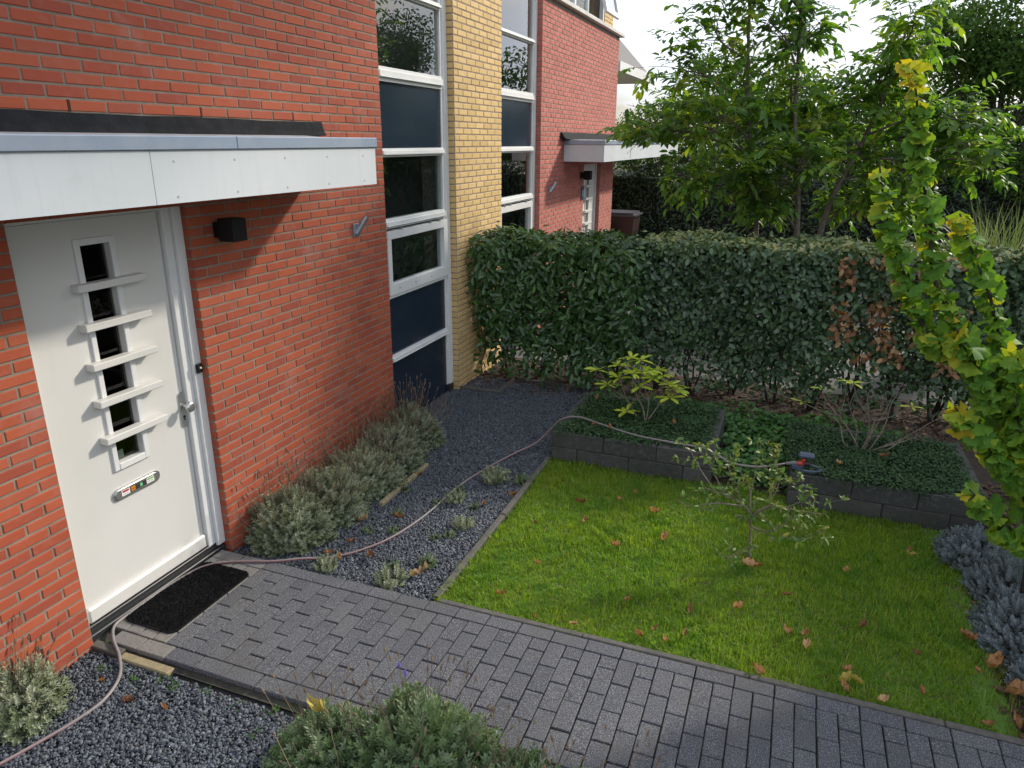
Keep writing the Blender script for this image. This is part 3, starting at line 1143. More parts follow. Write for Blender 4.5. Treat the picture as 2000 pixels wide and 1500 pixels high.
# ------------------------------------------------------------------ door mat
def rrect2(x0, x1, y0, y1, rad, n=5):
    P = []
    for cx, cy, a0 in ((x1 - rad, y1 - rad, 0), (x0 + rad, y1 - rad, 90), (x0 + rad, y0 + rad, 180), (x1 - rad, y0 + rad, 270)):
        for k in range(n + 1):
            a = math.radians(a0 + 90 * k / n)
            P.append((cx + rad * math.cos(a), cy + rad * math.sin(a)))
    return P


matt = thing('doormat', (.17, -2.9, .052), 'black rectangular doormat with rounded corners by the cream door', 'doormat')
b = MB()
b.prism(rrect2(-.02, .365, -3.205, -2.535, .05), .053, .062)
b.part('backing', m_black, matt)
n = 16000
T = np.stack([R.uniform(-.018, .363, n), R.uniform(-3.203, -2.537, n), np.full(n, .062)], 1)
cx_, cy_ = np.abs(T[:, 0] - .1725) - (.1905 - .05), np.abs(T[:, 1] + 2.87) - (.333 - .05)
T = T[np.hypot(np.maximum(cx_, 0), np.maximum(cy_, 0)) < .05]
n = len(T)
V0 = np.array([(-.0014, 0, 0), (.0014, 0, 0), (0, 0, .011)])
d = np.stack([R.normal(0, .25, n), R.normal(0, .25, n), np.ones(n)], 1)
Mx = np.stack([unit(np.cross(d, rand_dirs(n))), rand_dirs(n), unit(d)], 2)
V, F, rr = inst(V0, np.array([(0, 1, 2)]), Mx, T, R.random(n))
o = link('pile', np_mesh('pile', V, F, m_mat, rr), matt)
o['kind'] = 'stuff'

# ------------------------------------------------------------------ paved path: every paver a piece of its own
path = MB()
path.box(-.12, 6.4, -3.372, -2.362, -.05, .026)
path_o = path.part('garden_path', M('path_base', (.03, .028, .026), (.05, .045, .037), 30, rough=1, dirt=(.04, .055, .02), dscale=4, dpos=(.5, .7)))
path_o['kind'] = 'structure'
PV = {}


def paver(kind, mat, n=8):
    key = (kind, mat.name)
    if key not in PV:
        out = []
        lx, ly = {'field': (.1, .2), 'half': (.1, .1), 'edge': (.2, .1)}[kind]
        for i in range(n):
            b = MB()
            b.box(-lx / 2 + .0028, lx / 2 - .0028, -ly / 2 + .0028, ly / 2 - .0028, -.03, .0, r=(i + .5) / n, b=.0035)
            out.append(b.mesh('paver', mat))
        PV[key] = out
    return PV[key]


def put_paver(kind, x, y, worn):
    m = paver(kind, m_paver_smooth if worn else m_paver)
    tilt_ = Matrix.Rotation(random.uniform(-.008, .008), 4, 'X') @ Matrix.Rotation(random.uniform(-.008, .008), 4, 'Y') @ Matrix.Rotation(random.uniform(-.006, .006), 4, 'Z')
    place('paver', random.choice(m), path_o, Matrix.Translation((x + random.uniform(-.0015, .0015), y + random.uniform(-.0015, .0015), .052 + random.uniform(-.002, .0025))) @ tilt_)


y_hi, y_lo = -2.365, -3.369
x = -.03
i = 0
while x < 5.25:
    xc = x + .05
    worn = xc < .42 + random.uniform(-.08, .1)
    ys = y_hi - .1003
    if i % 2:
        cells = [('half', .1)] + [('field', .2)] * 3 + [('half', .1)]
    else:
        cells = [('field', .2)] * 4
    for kd, l in cells:
        yc = ys - l / 2
        ys -= l * 1.0042
        if seen(np.array([[xc, yc, .05]]), .12)[0][0]:
            put_paver(kd, xc, yc, worn)
    x += .1005
    i += 1
for yb in (y_hi - .05, y_lo + .05):
    x = -.03 if yb > -3 else .055
    while x < 5.3:
        if seen(np.array([[x + .1, yb, .05]]), .12)[0][0]:
            put_paver('edge', x + .1, yb, x < .35)
        x += .2012

# edging stones
def edging(name, x0, x1, y0, y1, z0, z1, mat, label, along='x', piece=1.0, group=None):
    t = thing(name, ((x0 + x1) / 2, (y0 + y1) / 2, z0), label, 'edging', group)
    a0, a1 = (x0, x1) if along == 'x' else (y0, y1)
    n = max(1, round((a1 - a0) / piece))
    for k in range(n):
        s, e = a0 + (a1 - a0) * k / n + .002, a0 + (a1 - a0) * (k + 1) / n - .002
        b = MB()
        dz = random.uniform(-.004, .004)
        if along == 'x':
            b.box(s, e, y0, y1, z0, z1 + dz, b=.006)
        else:
            b.box(x0, x1, s, e, z0, z1 + dz, b=.006)
        b.part('edging_stone', mat, t)
    return t


edging('lawn_edging', 1.560, 1.606, -2.30, -.04, -.05, .042, m_edge, 'thin concrete edging strip between gravel and lawn', 'y', 1.0)
edging('path_edging', 1.62, 5.3, -2.357, -2.315, -.05, .053, m_edge, 'narrow concrete edging strip between lawn and paved path', 'x', 1.0)
edging('step_edging', -.02, .20, -3.432, -3.374, -.05, .042, m_edge, 'short grey edging stone at the foot of the red wall', 'x', .5)
edging('step_edging', .205, .56, -3.445, -3.388, -.05, .036, m_edge_y, 'yellowish edging stone lying beside the path by the door', 'x', .5)
edging('hedge_edging', .0, .50, 1.46, 1.51, -.05, .04, m_edge, 'grey edging stone at the foot of the yellow pillar', 'x', .6)
edging('hedge_edging', .45, .50, 1.515, 2.0, -.05, .04, m_edge, 'grey edging stone running from the pillar corner to the hedge', 'y', .6)
edging('hedge_edging', .51, 1.60, 1.98, 2.03, -.05, .035, m_edge, 'grey edging strip along the foot of the laurel hedge', 'x', .6)
edging('lavender_edging', .60, .64, -1.35, -.55, -.05, .035, m_edge_y, 'mossy edging strip along the wall lavender', 'y', .9)

# ------------------------------------------------------------------ raised planters
def planter(x0, x1, y0, y1, h, label, sides, lens):
    t = thing('raised_planter', ((x0 + x1) / 2, (y0 + y1) / 2, 0), label, 'planter', 'block planters behind the lawn')
    d = .11
    for c in range(2):
        za, zb = c * h / 2 - (.03 if c == 0 else 0), (c + 1) * h / 2 - .003

        def run(a, b_, fixed, axis, off):
            L = b_ - a
            n = max(1, round(L / lens))
            cuts = [a + L * k / n for k in range(n + 1)]
            if c % 2 == off and n > 1:
                cuts = [a] + [a + L * (k + .5) / n for k in range(n)] + [b_]
            for s, e in zip(cuts[:-1], cuts[1:]):
                b = MB()
                j = random.uniform(-.004, .004)
                if axis == 'x':
                    b.box(s + .0015, e - .0015, fixed[0] + j, fixed[1] + j, za, zb + random.uniform(-.002, .002), r=random.random(), b=.007)
                else:
                    b.box(fixed[0] + j, fixed[1] + j, s + .0015, e - .0015, za, zb + random.uniform(-.002, .002), r=random.random(), b=.007)
                b.part('block', m_block, t)
        if 'f' in sides:
            run(x0, x1, (y0, y0 + d), 'x', 0)
        if 'l' in sides:
            run(y0 + d + .002, y1 - d - .002, (x0, x0 + d), 'y', 1)
        if 'r' in sides:
            run(y0 + d + .002, y1 - d - .002, (x1 - d, x1), 'y', 1)
        if 'b' in sides:
            run(x0, x1, (y1 - d, y1), 'x', 0)
    b = MB()
    b.box(x0 + d + .002, x1 - d - .002, y0 + d + .002, y1 - d - .002, 0, h - .03)
    b.part('planting_soil', m_soil, t)
    return t


planter(1.60, 3.0, -.02, 1.14, .288, 'left dark block planter holding the yellow green rhododendron', 'flrb', .47)
planter(3.60, 4.96, -.15, 1.02, .288, 'right dark block planter holding the bare twiggy shrub', 'flrb', .45)

# ------------------------------------------------------------------ lawn: grass blades
n = 120000
gx, gy = R.uniform(1.57, 4.78, n), R.uniform(-2.345, .0, n)
gx = np.where((gx < 1.625) & (R.random(n) < .5), gx + .06, gx)
edge = (gx > 4.62 + .06 * np.sin(gy * 7)) & (R.random(n) < .75)
T = np.stack([gx, gy, np.zeros(n)], 1)[~edge]
ok, z = seen(T, .05)
T = T[ok]
n = len(T)
patch = .5 + .5 * np.sin(T[:, 0] * 3.1 + 1.3 * np.sin(T[:, 1] * 2.7)) * np.sin(T[:, 1] * 3.7 + np.sin(T[:, 0] * 2.2))
hgt = R.uniform(.022, .052, n) * (.8 + .45 * patch)
tuft = np.sin(T[:, 0] * 17 + 3 * np.sin(T[:, 1] * 11)) * np.sin(T[:, 1] * 19 + 2 * np.sin(T[:, 0] * 13))
hgt *= 1 + .5 * np.clip(tuft, 0, 1)
hgt[R.random(n) < .03] *= 1.7
wd = R.uniform(.0016, .0030, n)
az = R.uniform(0, 2 * math.pi, n)
ln = R.uniform(.1, .95, n)
dx, dy = np.cos(az), np.sin(az)
side = np.stack([-dy, dx, np.zeros(n)], 1)
out = np.stack([dx, dy, np.zeros(n)], 1)
upv = np.array([0, 0, 1.0])
p1 = T + upv * (hgt * .55)[:, None] + out * (hgt * ln * .22)[:, None]
p2 = T + upv * (hgt * (1 - .35 * ln))[:, None] + out * (hgt * ln * .75)[:, None]
V = np.stack([T - side * wd[:, None], T + side * wd[:, None], p1 + side * (wd * .8)[:, None], p1 - side * (wd * .8)[:, None], p2], 1).reshape(-1, 3)
i5 = np.arange(n)[:, None] * 5
F = np.concatenate([i5 + np.array([0, 1, 2]), i5 + np.array([0, 2, 3]), i5 + np.array([3, 2, 4])])
rnd = np.clip(R.beta(2, 2.3, n) * .8 + .1 * patch, 0, .88)
thatch = .5 + .5 * np.sin(T[:, 0] * 2.3 + 2) * np.sin(T[:, 1] * 3.1 + T[:, 0])
rnd[R.random(n) < .03 + .10 * thatch ** 2] = .95
o = link('lawn', np_mesh('lawn', V, F, m_grass, np.repeat(rnd, 5)))
tag(o, 'short bright green grass of the small lawn', 'grass', kind='stuff')


# ------------------------------------------------------------------ shrubs made of sprigs
def sprig(nw=6, L=1.0, lw=.030, ll=.30, curl=.5):
    """upright stem of length 1 with whorls of narrow leaves"""
    V, F = [], []
    def tri(a, b, c):
        n = len(V)
        V.extend([a, b, c])
        F.append((n, n + 1, n + 2))
    for k in range(3):
        a = k * 2.1
        e = np.array([math.cos(a), math.sin(a), 0]) * .012
        tri(-e, e, (0, 0, L))
    for w in range(nw):
        z = .12 + .86 * w / (nw - 1)
        m = 4
        for j in range(m):
            a = j * 2 * math.pi / m + w * .9 + random.uniform(-.3, .3)
            d = np.array([math.cos(a), math.sin(a), 0])
            s = np.array([-math.sin(a), math.cos(a), 0]) * lw
            tilt_ = .35 + .55 * w / nw + random.uniform(-.15, .15)
            l = ll * random.uniform(.7, 1.1) * (1 - .3 * w / nw)
            tip = np.array([0, 0, z]) + d * l * math.cos(tilt_) + np.array([0, 0, l * math.sin(tilt_)])
            mid = np.array([0, 0, z]) + (tip - np.array([0, 0, z])) * .5
            b0 = np.array([0, 0, z])
            n = len(V)
            V.extend([b0, mid - s, mid + s, tip])
            F.append((n, n + 2, n + 1))
            F.append((n + 1, n + 2, n + 3))
    return np.array(V, float), np.array(F)


def zframes(d):
    z = unit(d)
    r = unit(np.cross(z, rand_dirs(len(z))))
    return np.stack([r, np.cross(z, r), z], 2)


SPR = [sprig() for _ in range(4)]
SPR_BUSHY = [sprig(7, 1.0, .045, .34) for _ in range(4)]


def shrub(name, c, rx, ry, h, n, mat, label, cat='lavender', group=None, length=(.06, .125), stalks=0, stalk_len=(.12, .28), flower=None, shapes=SPR, wall=None, lean=(0, 0), bias=None, upright=.45):
    if n > 100:
        n = int(n * 1.6)
    t = thing(name, (c[0], c[1], c[2]), label, cat, group)
    # woody core
    b = MB()
    for k in range(26):
        a = random.uniform(0, 6.28)
        q = random.uniform(.3, .85)
        p0 = np.array([c[0] + .12 * rx * math.cos(a), c[1] + .12 * ry * math.sin(a), c[2] - .01])
        p2 = np.array([c[0] + rx * q * math.cos(a), c[1] + ry * q * math.sin(a), c[2] + h * .72 * math.sqrt(max(.05, 1 - q * q))])
        p1 = (p0 + p2) / 2 + np.array([0, 0, h * .08])
        b.tube([p0, p1, p2], [.006, .004, .002], 4, cap=False)
    b.part('branches', m_darkbark, t)
    d = unit(R.normal(size=(n, 3)) * np.array([1, 1, .75]))
    d[:, 2] = np.abs(d[:, 2]) - .08
    rad = 1 - np.abs(R.normal(0, .16, n))
    lump = 1 + .10 * np.sin(d[:, 0] * 6 + c[0] * 9) * np.cos(d[:, 1] * 5 + c[1] * 7)
    P = np.array(c) + d * np.array([rx, ry, h]) * (rad * lump)[:, None]
    P[:, 2] = np.maximum(P[:, 2], c[2] + .004)
    if wall is not None:
        P[:, 0] = np.maximum(P[:, 0], wall + .03)
    dirs = unit(d * np.array([1, 1, 1]) + np.array([lean[0], lean[1], upright]) + R.normal(0, .22, (n, 3)))
    L = R.uniform(*length, n)
    T = P - dirs * (L * .55)[:, None]
    if wall is not None:
        dirs[:, 0] = np.where(T[:, 0] + dirs[:, 0] * L < wall + .01, np.abs(dirs[:, 0]), dirs[:, 0])
        T[:, 0] = np.maximum(T[:, 0], wall + .015)
    T[:, 2] = np.maximum(T[:, 2], c[2] - .01)
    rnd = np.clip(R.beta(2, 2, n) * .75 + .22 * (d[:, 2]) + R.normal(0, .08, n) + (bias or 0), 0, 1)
    VV, FF, RR = [], [], []
    off = 0
    for k, (V0, F0) in enumerate(shapes):
        s = np.arange(n) % len(shapes) == k
        Mx = zframes(dirs[s]) * L[s][:, None, None]
        V, F, r = inst(V0, F0, Mx, T[s], rnd[s])
        VV.append(V)
        FF.append(F + off)
        RR.append(r)
        off += len(V)
    V = np.concatenate(VV)
    if wall is not None:
        V[:, 0] = np.maximum(V[:, 0], wall + .004)
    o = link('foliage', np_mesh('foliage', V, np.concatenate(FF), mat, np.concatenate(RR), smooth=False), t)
    o['kind'] = 'stuff'
    if stalks:
        b = MB()
        for k in range(stalks):
            a = unit(R.normal(size=3) * np.array([.8, .8, 1]))
            a[2] = abs(a[2]) * .9 + .25
            p = np.array(c) + a * np.array([rx, ry, h]) * .8
            dd = unit(a + np.array([lean[0], lean[1], .9]) + R.normal(0, .18, 3))
            l = random.uniform(*stalk_len)
            q = p + dd * l
            if wall is not None:
                p[0], q[0] = max(p[0], wall + .02), max(q[0], wall + .02)
            b.tube([p, (p + q) / 2 + R.normal(0, .006, 3), q], [.0016, .0014, .0012], 3, r=random.random(), cap=False)
            e = q + dd * random.uniform(.018, .035)
            b.tube([q - dd * .004, (q + e) / 2, e], [.0025, .0058, .002], 5, r=random.random() * .6, cap=False)
        o = link('flower_stalks', b.mesh('flower_stalks', m_stalk, normals=False), t)
        o['kind'] = 'stuff'
    if flower:
        for k in range(flower):
            a = unit(np.array([random.uniform(-.6, .6), random.uniform(.1, .8), 1.0]))
            p = np.array(c) + a * np.array([rx, ry, h]) * .9
            q = p + unit(a + np.array([0, 0, 1.2])) * random.uniform(.12, .22)
            b = MB()
            b.tube([p, q], [.0015, .0012], 3, cap=False)
            b.part('flower_stem', m_lavg, t)
            b = MB()
            b.tube([q, q + (0, 0, .012), q + (0, 0, .026), q + (0, 0, .036)], [.003, .007, .006, .002], 6, cap=False)
            b.part('flower', m_purple, t)
    return t


GW = 'lavenders along the red wall'
shrub('lavender_shrub', (.24, -1.98, 0), .30, .26, .36, 620, m_lav, 'grey green lavender right beside the cream door frame', group=GW, stalks=60, wall=0, lean=(.15, -.05), shapes=SPR_BUSHY)
shrub('lavender_shrub', (.27, -1.55, 0), .31, .30, .36, 620, m_lav, 'second wall lavender from the door, touching the red bricks', group=GW, stalks=75, wall=0, lean=(.12, 0), shapes=SPR_BUSHY)
shrub('lavender_shrub', (.29, -1.10, 0), .32, .30, .36, 620, m_lav, 'third wall lavender from the door, under the flag socket', group=GW, stalks=90, wall=0, lean=(.12, 0), shapes=SPR_BUSHY)
shrub('lavender_shrub', (.28, -.62, 0), .31, .32, .38, 620, m_lav, 'fourth wall lavender from the door, browned by dry stalks', group=GW, stalks=110, wall=0, lean=(.12, 0), shapes=SPR_BUSHY)
shrub('lavender_shrub', (.26, -.16, 0), .27, .25, .40, 520, m_lav, 'last wall lavender at the red corner in front of the navy panel', group=GW, stalks=110, wall=0, lean=(.05, .1), shapes=SPR_BUSHY, stalk_len=(.15, .32))
GN = 'lavenders beside the camera end of the path'
shrub('lavender_shrub', (2.14, -3.56, 0), .36, .30, .44, 1000, m_lavg, 'large green lavender with two violet flowers overhanging the path', group=GN, stalks=50, flower=2, length=(.07, .14), shapes=SPR_BUSHY)
shrub('lavender_shrub', (1.70, -3.62, 0), .24, .22, .28, 460, m_lavg, 'small green lavender at the gravel edge with a yellowed leaf', group=GN, stalks=30, length=(.065, .13), shapes=SPR_BUSHY)
shrub('lavender_shrub', (2.58, -3.60, 0), .34, .26, .28, 800, m_lavg, 'low green lavender spilling over the lower edge of the paving', group=GN, stalks=40, length=(.065, .13), shapes=SPR_BUSHY)
shrub('lavender_shrub', (2.2, -3.98, 0), .6, .3, .34, 900, m_lavg, 'green lavender at the very bottom of the view', group=GN, stalks=30, length=(.065, .13), shapes=SPR_BUSHY)
shrub('lavender_shrub', (2.96, -3.58, 0), .28, .25, .27, 560, m_lavg, 'low green lavender furthest right along the lower paving edge', group=GN, stalks=25, length=(.065, .125), shapes=SPR_BUSHY)
shrub('lavender_shrub', (.08, -3.93, 0), .19, .22, .28, 420, m_lav, 'grey lavender in the gravel at the lower left wall', group=None, stalks=35, wall=0, shapes=SPR_BUSHY)
GR = 'blue grey lavenders in the right bed'
for (x, y, r, h, lb) in ((4.86, -.52, .26, .24, 'blue grey lavender just right of the planter corner'), (5.02, -.95, .30, .28, 'blue grey lavender under the ginkgo stems'),
                         (4.92, -1.42, .26, .26, 'blue grey lavender halfway along the right lawn edge'), (5.06, -1.86, .28, .28, 'blue grey lavender with a curled brown leaf at its foot'),
                         (4.98, -2.28, .22, .22, 'blue grey lavender nearest the paved path')):
    shrub('lavender_shrub', (x, y, 0), r, r, h, 420, m_lavb, lb, group=GR, length=(.05, .09), shapes=SPR_BUSHY, upright=.7)

# seedlings in the gravel
GS = 'seedlings in the gravel'
for (x, y, s, lb) in ((1.29, -.60, .13, 'tallest silvery lavender seedling in the gravel near the planter corner'), (1.36, -1.40, .09, 'silvery lavender seedling right of the hose in the gravel'),
                      (1.13, -1.05, .09, 'yellowish lavender seedling beside the hose'), (1.52, -.56, .08, 'lavender seedling against the lawn edging'),
                      (1.23, -2.23, .11, 'wide lavender seedling touching the paving border'), (1.35, -1.96, .07, 'seedling beside the pale fallen leaf in the gravel'),
                      (.73, -2.24, .09, 'seedling clump between the hose and the paving')):
    shrub('lavender_seedling', (x, y, 0), s * .8, s * .8, s * .9, int(30 + 260 * s), m_lav if s > .08 else m_lavg, lb, 'seedling', GS, length=(s * .5, s * .95), shapes=SPR_BUSHY, upright=1.3)
for (x, y) in ((.81, -1.41), (1.24, -1.64), (1.32, -1.56), (.9, -1.66), (.74, -1.72), (1.32, -1.12), (1.02, -1.15), (.67, -1.05), (1.15, -2.07), (1.09, -.88)):
    shrub('weed', (x, y, 0), .035, .035, .045, 16, m_lavg, 'tiny green weed growing in the gravel between wall lavenders and lawn', 'weed', 'weeds in the lawn side gravel', length=(.03, .06), shapes=SPR_BUSHY, upright=1.0)
for (x, y) in ((.56, -3.47), (.83, -3.47), (1.07, -3.48), (1.26, -3.60), (.42, -3.52), (.66, -3.5), (1.24, -3.45), (.2, -3.53)):
    shrub('weed', (x, y, 0), .03, .03, .04, 14, m_cover2, 'tiny green weed in the gravel below the path edge', 'weed', 'weeds below the path edge', length=(.025, .05), shapes=SPR_BUSHY, upright=1.0)


# ------------------------------------------------------------------ low ground cover
def cover(name, boxes, n, z, mat, label, cat, size=(.018, .03), lift=.06, avoid=None, w=.34, hmap=None):
    A = np.array([(b[1] - b[0]) * (b[3] - b[2]) for b in boxes])
    idx = R.choice(len(boxes), n, p=A / A.sum())
    B = np.array([b[:4] for b in boxes])[idx]
    zz = np.array([b[4] if len(b) > 4 else z for b in boxes])[idx]
    x = B[:, 0] + R.random(n) * (B[:, 1] - B[:, 0])
    y = B[:, 2] + R.random(n) * (B[:, 3] - B[:, 2])
    hh = (.35 + .65 * np.clip(.5 + .5 * np.sin(x * 7 + 2 * np.sin(y * 5)) * np.sin(y * 8 + x), 0, 1))
    x = x + R.normal(0, .035, n)
    y = y + R.normal(0, .035, n)
    T = np.stack([x, y, zz + lift * hh * R.random(n) ** .6], 1)
    nrm = unit(R.normal(0, .45, (n, 3)) + np.array([0, -.1, 1]))
    dr = unit(np.cross(nrm, rand_dirs(n)))
    s = R.uniform(*size, n)
    Mx = frames(dr, nrm) * s[:, None, None]
    V0, F0 = leaf_shape(w, .05, .15)
    V, F, rr = inst(V0, F0, Mx, T, np.clip(R.beta(2, 2.4, n), 0, 1))
    o = link(name, np_mesh(name, V, F, mat, rr))
    return tag(o, label, cat, kind='stuff')


cover('ground_cover', [(1.67, 2.93, .05, 1.03), (1.60, 2.5, .0, .1), (2.2, 2.9, .98, 1.12)], 15000, .268, m_cover, 'dark green creeping ground cover filling the left planter', 'ground cover', lift=.075)
cover('ground_cover', [(3.68, 4.88, -.10, .92), (3.8, 4.6, -.15, -.06), (3.6, 3.75, .1, .95)], 17000, .268, m_cover, 'dark green creeping ground cover filling the right planter', 'ground cover', lift=.085)
cover('ground_cover', [(3.02, 3.6, .05, 1.5, .02), (2.0, 4.6, 1.14, 1.7, .02), (1.64, 2.4, 1.14, 1.55, .02)], 5200, .02, m_cover2, 'fresh green cranesbill between the two planters', 'ground cover', size=(.03, .055), lift=.2, w=.5)
cover('leaf_litter', [(.5, 6.5, 1.6, 2.95, 0), (0, .5, 1.55, 2.9, .0), (4.7, 5.4, -2.3, .9, 0.01)], 4200, .0, m_litter, 'brown leaf litter on the soil under the hedge', 'leaf litter', size=(.03, .07), lift=.015, w=.3)


# ------------------------------------------------------------------ hedges
def hedge(name, x0, x1, y0, y1, zb, zt, mat, mat_top, shape, size, nface, ntop, label, stems, dead=None, single=300, face_dirs=(0, -1, .1), hole=None, rag=.05, back=True):
    cx = (x0 + x1) / 2
    t = thing(name, (cx, (y0 + y1) / 2, 0), label, 'hedge')
    # stems and inner twigs
    b = MB()
    for k, sx in enumerate(stems):
        yb = random.uniform(y0 + .25, y1 - .25)
        for j in range(5):
            p0 = np.array([sx + random.uniform(-.04, .04), yb + random.uniform(-.05, .05), -.02])
            p1 = p0 + np.array([random.uniform(-.12, .12), random.uniform(-.15, .1), random.uniform(.3, .5)])
            p2 = p1 + np.array([random.uniform(-.3, .3), random.uniform(-.25, .2), random.uniform(.35, .6)])
            p3 = p2 + np.array([random.uniform(-.25, .25), random.uniform(-.2, .2), random.uniform(.2, .4)])
            p3[2] = min(p3[2], zt - .05)
            P = spline([p0, p1, p2, p3], 3)
            b.tube(P, np.linspace(random.uniform(.012, .02), .004, len(P)), 5, cap=False)
            for q in range(7):
                a = P[random.randrange(3, len(P))]
                e = a + np.array([random.uniform(-.3, .3), random.uniform(-.3, .2), random.uniform(-.05, .25)])
                e[1] = min(max(e[1], y0 + .03), y1 - .03)
                b.tube([a, (a + e) / 2 + R.normal(0, .02, 3), e], [.004, .003, .0015], 3, cap=False)
    o = link('stems', b.mesh('stems', m_darkbark, normals=False), t)
    o['kind'] = 'stuff'
    # front and back faces
    H = zt - zb
    x = R.uniform(x0, x1, nface)
    z = zb + H * R.random(nface) ** .85
    depth = np.abs(R.normal(0, .14, nface)) - .03
    bulge = rag * (np.sin(x * 4.1 + z * 3) + np.sin(x * 9.3 - z * 7) * .6) + .07 * np.cos((z - zb) / H * 3.1)
    isb = (R.random(nface) < .28) if back else np.zeros(nface, bool)
    y = np.where(isb, y1 - depth - bulge * .5, y0 + depth + bulge)
    bare = zb + .25 + .16 * np.sin(x * 3.3) + .12 * np.sin(x * 7.9)
    keep = (z > bare) | (R.random(nface) < .34)
    if hole is not None:
        gap = np.zeros(nface, bool)
        for (ha, hb, hc, hd) in hole:
            gap |= (((x - ha) / hb) ** 2 + ((z - hc) / hd) ** 2 < 1) & (R.random(nface) < .85)
        keep &= ~gap
    isd = np.zeros(nface, bool)
    if dead is not None:
        inr = (x > dead[0]) & (x < dead[1])
        keep &= ~(inr & (R.random(nface) < .18))
        clump = np.sin(x * 13 + np.sin(z * 9)) * np.sin(z * 11 + x * 4)
        isd = inr & (z > .62) & (clump > .15) & (R.random(nface) < .85)
    T = np.stack([x, y, z], 1)
    sgn = np.where(isb, 1.0, -1.0)
    nrm = unit(np.stack([R.normal(0, .6, nface), sgn * 1.0, R.normal(.45, .55, nface)], 1))
    dr = unit(np.stack([R.normal(0, .7, nface), sgn * .35 + R.normal(0, .2, nface), R.normal(-.25, .6, nface)], 1))
    dr = unit(dr - nrm * (dr * nrm).sum(1, keepdims=True))
    s = R.uniform(size[0], size[1], nface)
    rnd = np.clip(R.beta(2, 2.6, nface) * .86, 0, 1)
    top_new = (z > zt - .12) & (R.random(nface) < .35)
    g = keep & ~isd
    Mx = frames(dr, nrm) * s[:, None, None]
    foliage(t, 'foliage', 'leaf', shape, mat, Mx[g], T[g], rnd[g], single)
    if isd.any():
        g = keep & isd
        foliage(t, 'dead_foliage', 'dead_leaf', shape, m_dead, Mx[g] * 1.15, T[g], R.random(g.sum()), 150)
    # inner leaves so that the hedge is dense
    m = nface // 3
    T2 = np.stack([R.uniform(x0, x1, m), R.uniform(y0 + .15, y1 - .12, m), zb + .3 + (H - .35) * R.random(m)], 1)
    kp = np.ones(m, bool)
    if hole is not None:
        for (ha, hb, hc, hd) in hole:
            kp &= ~(((T2[:, 0] - ha) / hb) ** 2 + ((T2[:, 2] - hc) / hd) ** 2 < 1)
    if dead is not None:
        kp &= ~((T2[:, 0] > dead[0]) & (T2[:, 0] < dead[1]) & (R.random(m) < .45))
    T2 = T2[kp]
    m = len(T2)
    Mx2 = frames(rand_dirs(m), rand_dirs(m)) * R.uniform(size[0], size[1], m)[:, None, None]
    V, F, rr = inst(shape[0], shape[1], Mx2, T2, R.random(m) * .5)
    o = link('inner_foliage', np_mesh('inner_foliage', V, F, mat, rr), t)
    o['kind'] = 'stuff'
    # top
    x = R.uniform(x0, x1, ntop)
    y = R.uniform(y0 - .01, y1 + .01, ntop)
    z = zt - np.abs(R.normal(0, .045, ntop)) + .035 * np.sin(x * 5 + y * 3) + .02 * np.sin(x * 13 - y * 9)
    spike = R.random(ntop) < .012
    z = np.where(spike, z + R.uniform(.03, .12, ntop), z)
    T = np.stack([x, y, z], 1)
    nrm = unit(np.stack([R.normal(0, .5, ntop), R.normal(-.15, .5, ntop), np.ones(ntop)], 1))
    dr = unit(np.cross(nrm, rand_dirs(ntop)))
    Mx = frames(dr, nrm) * (R.uniform(size[0], size[1], ntop) * .92)[:, None, None]
    rt_ = np.clip(R.beta(1.8, 2, ntop) * .8 + .22 * np.sin(x * 3.7 + 1) * np.sin(y * 5 + x), 0, 1)
    foliage(t, 'top_foliage', 'top_leaf', shape, mat_top, Mx, T, rt_, 120)
    return t


LAUREL = leaf_shape(.19, .05, .16, .5)
ROUND = leaf_shape(.29, .05, .10, .5)
hedge('laurel_hedge', .06, 1.95, 1.78, 2.75, .10, 1.70, m_laurel, M('laurel_top_leaf', (.06, .12, .03), rnd=[(.025, .06, .018), (.04, .095, .022), (.06, .13, .026), (.13, .21, .035)], rough=.34, transl=.25),
      LAUREL, (.085, .135), 5200, 2200, 'glossy laurel hedge growing against the yellow pillar', [.25, .7, 1.15, 1.6],
      hole=[(1.10, .09, 1.1, .16), (.62, .07, .95, .12), (.5, .1, .55, .14)])
hedge('silverberry_hedge', 1.9, 7.4, 1.95, 2.85, .16, 1.745, m_elae, m_elae_top, ROUND, (.048, .088), 23000, 14000, 'long clipped silverberry hedge with a browned right end',
      [2.1, 2.5, 2.95, 3.4, 3.8, 4.2, 4.6, 5.0, 5.5, 6.0, 6.6], dead=(3.85, 5.0), hole=[(4.25, .20, 1.0, .10), (2.1, .07, .9, .08), (3.0, .05, 1.25, .06), (4.0, .09, 1.15, .06)])


# ------------------------------------------------------------------ trees
class Grow:
    def __init__(s):
        s.V, s.F, s.n = [], [], 0
        s.tips = []

    def tube(s, P, r, n=6):
        V, F = tube_np(P, r, n)
        s.V.append(V)
        s.F.append(F + s.n)
        s.n += len(V)

    def mesh(s, name, mat):
        V, F = np.concatenate(s.V), np.concatenate(s.F)
        return np_mesh(name, V, F, mat, np.full(len(V), .5))


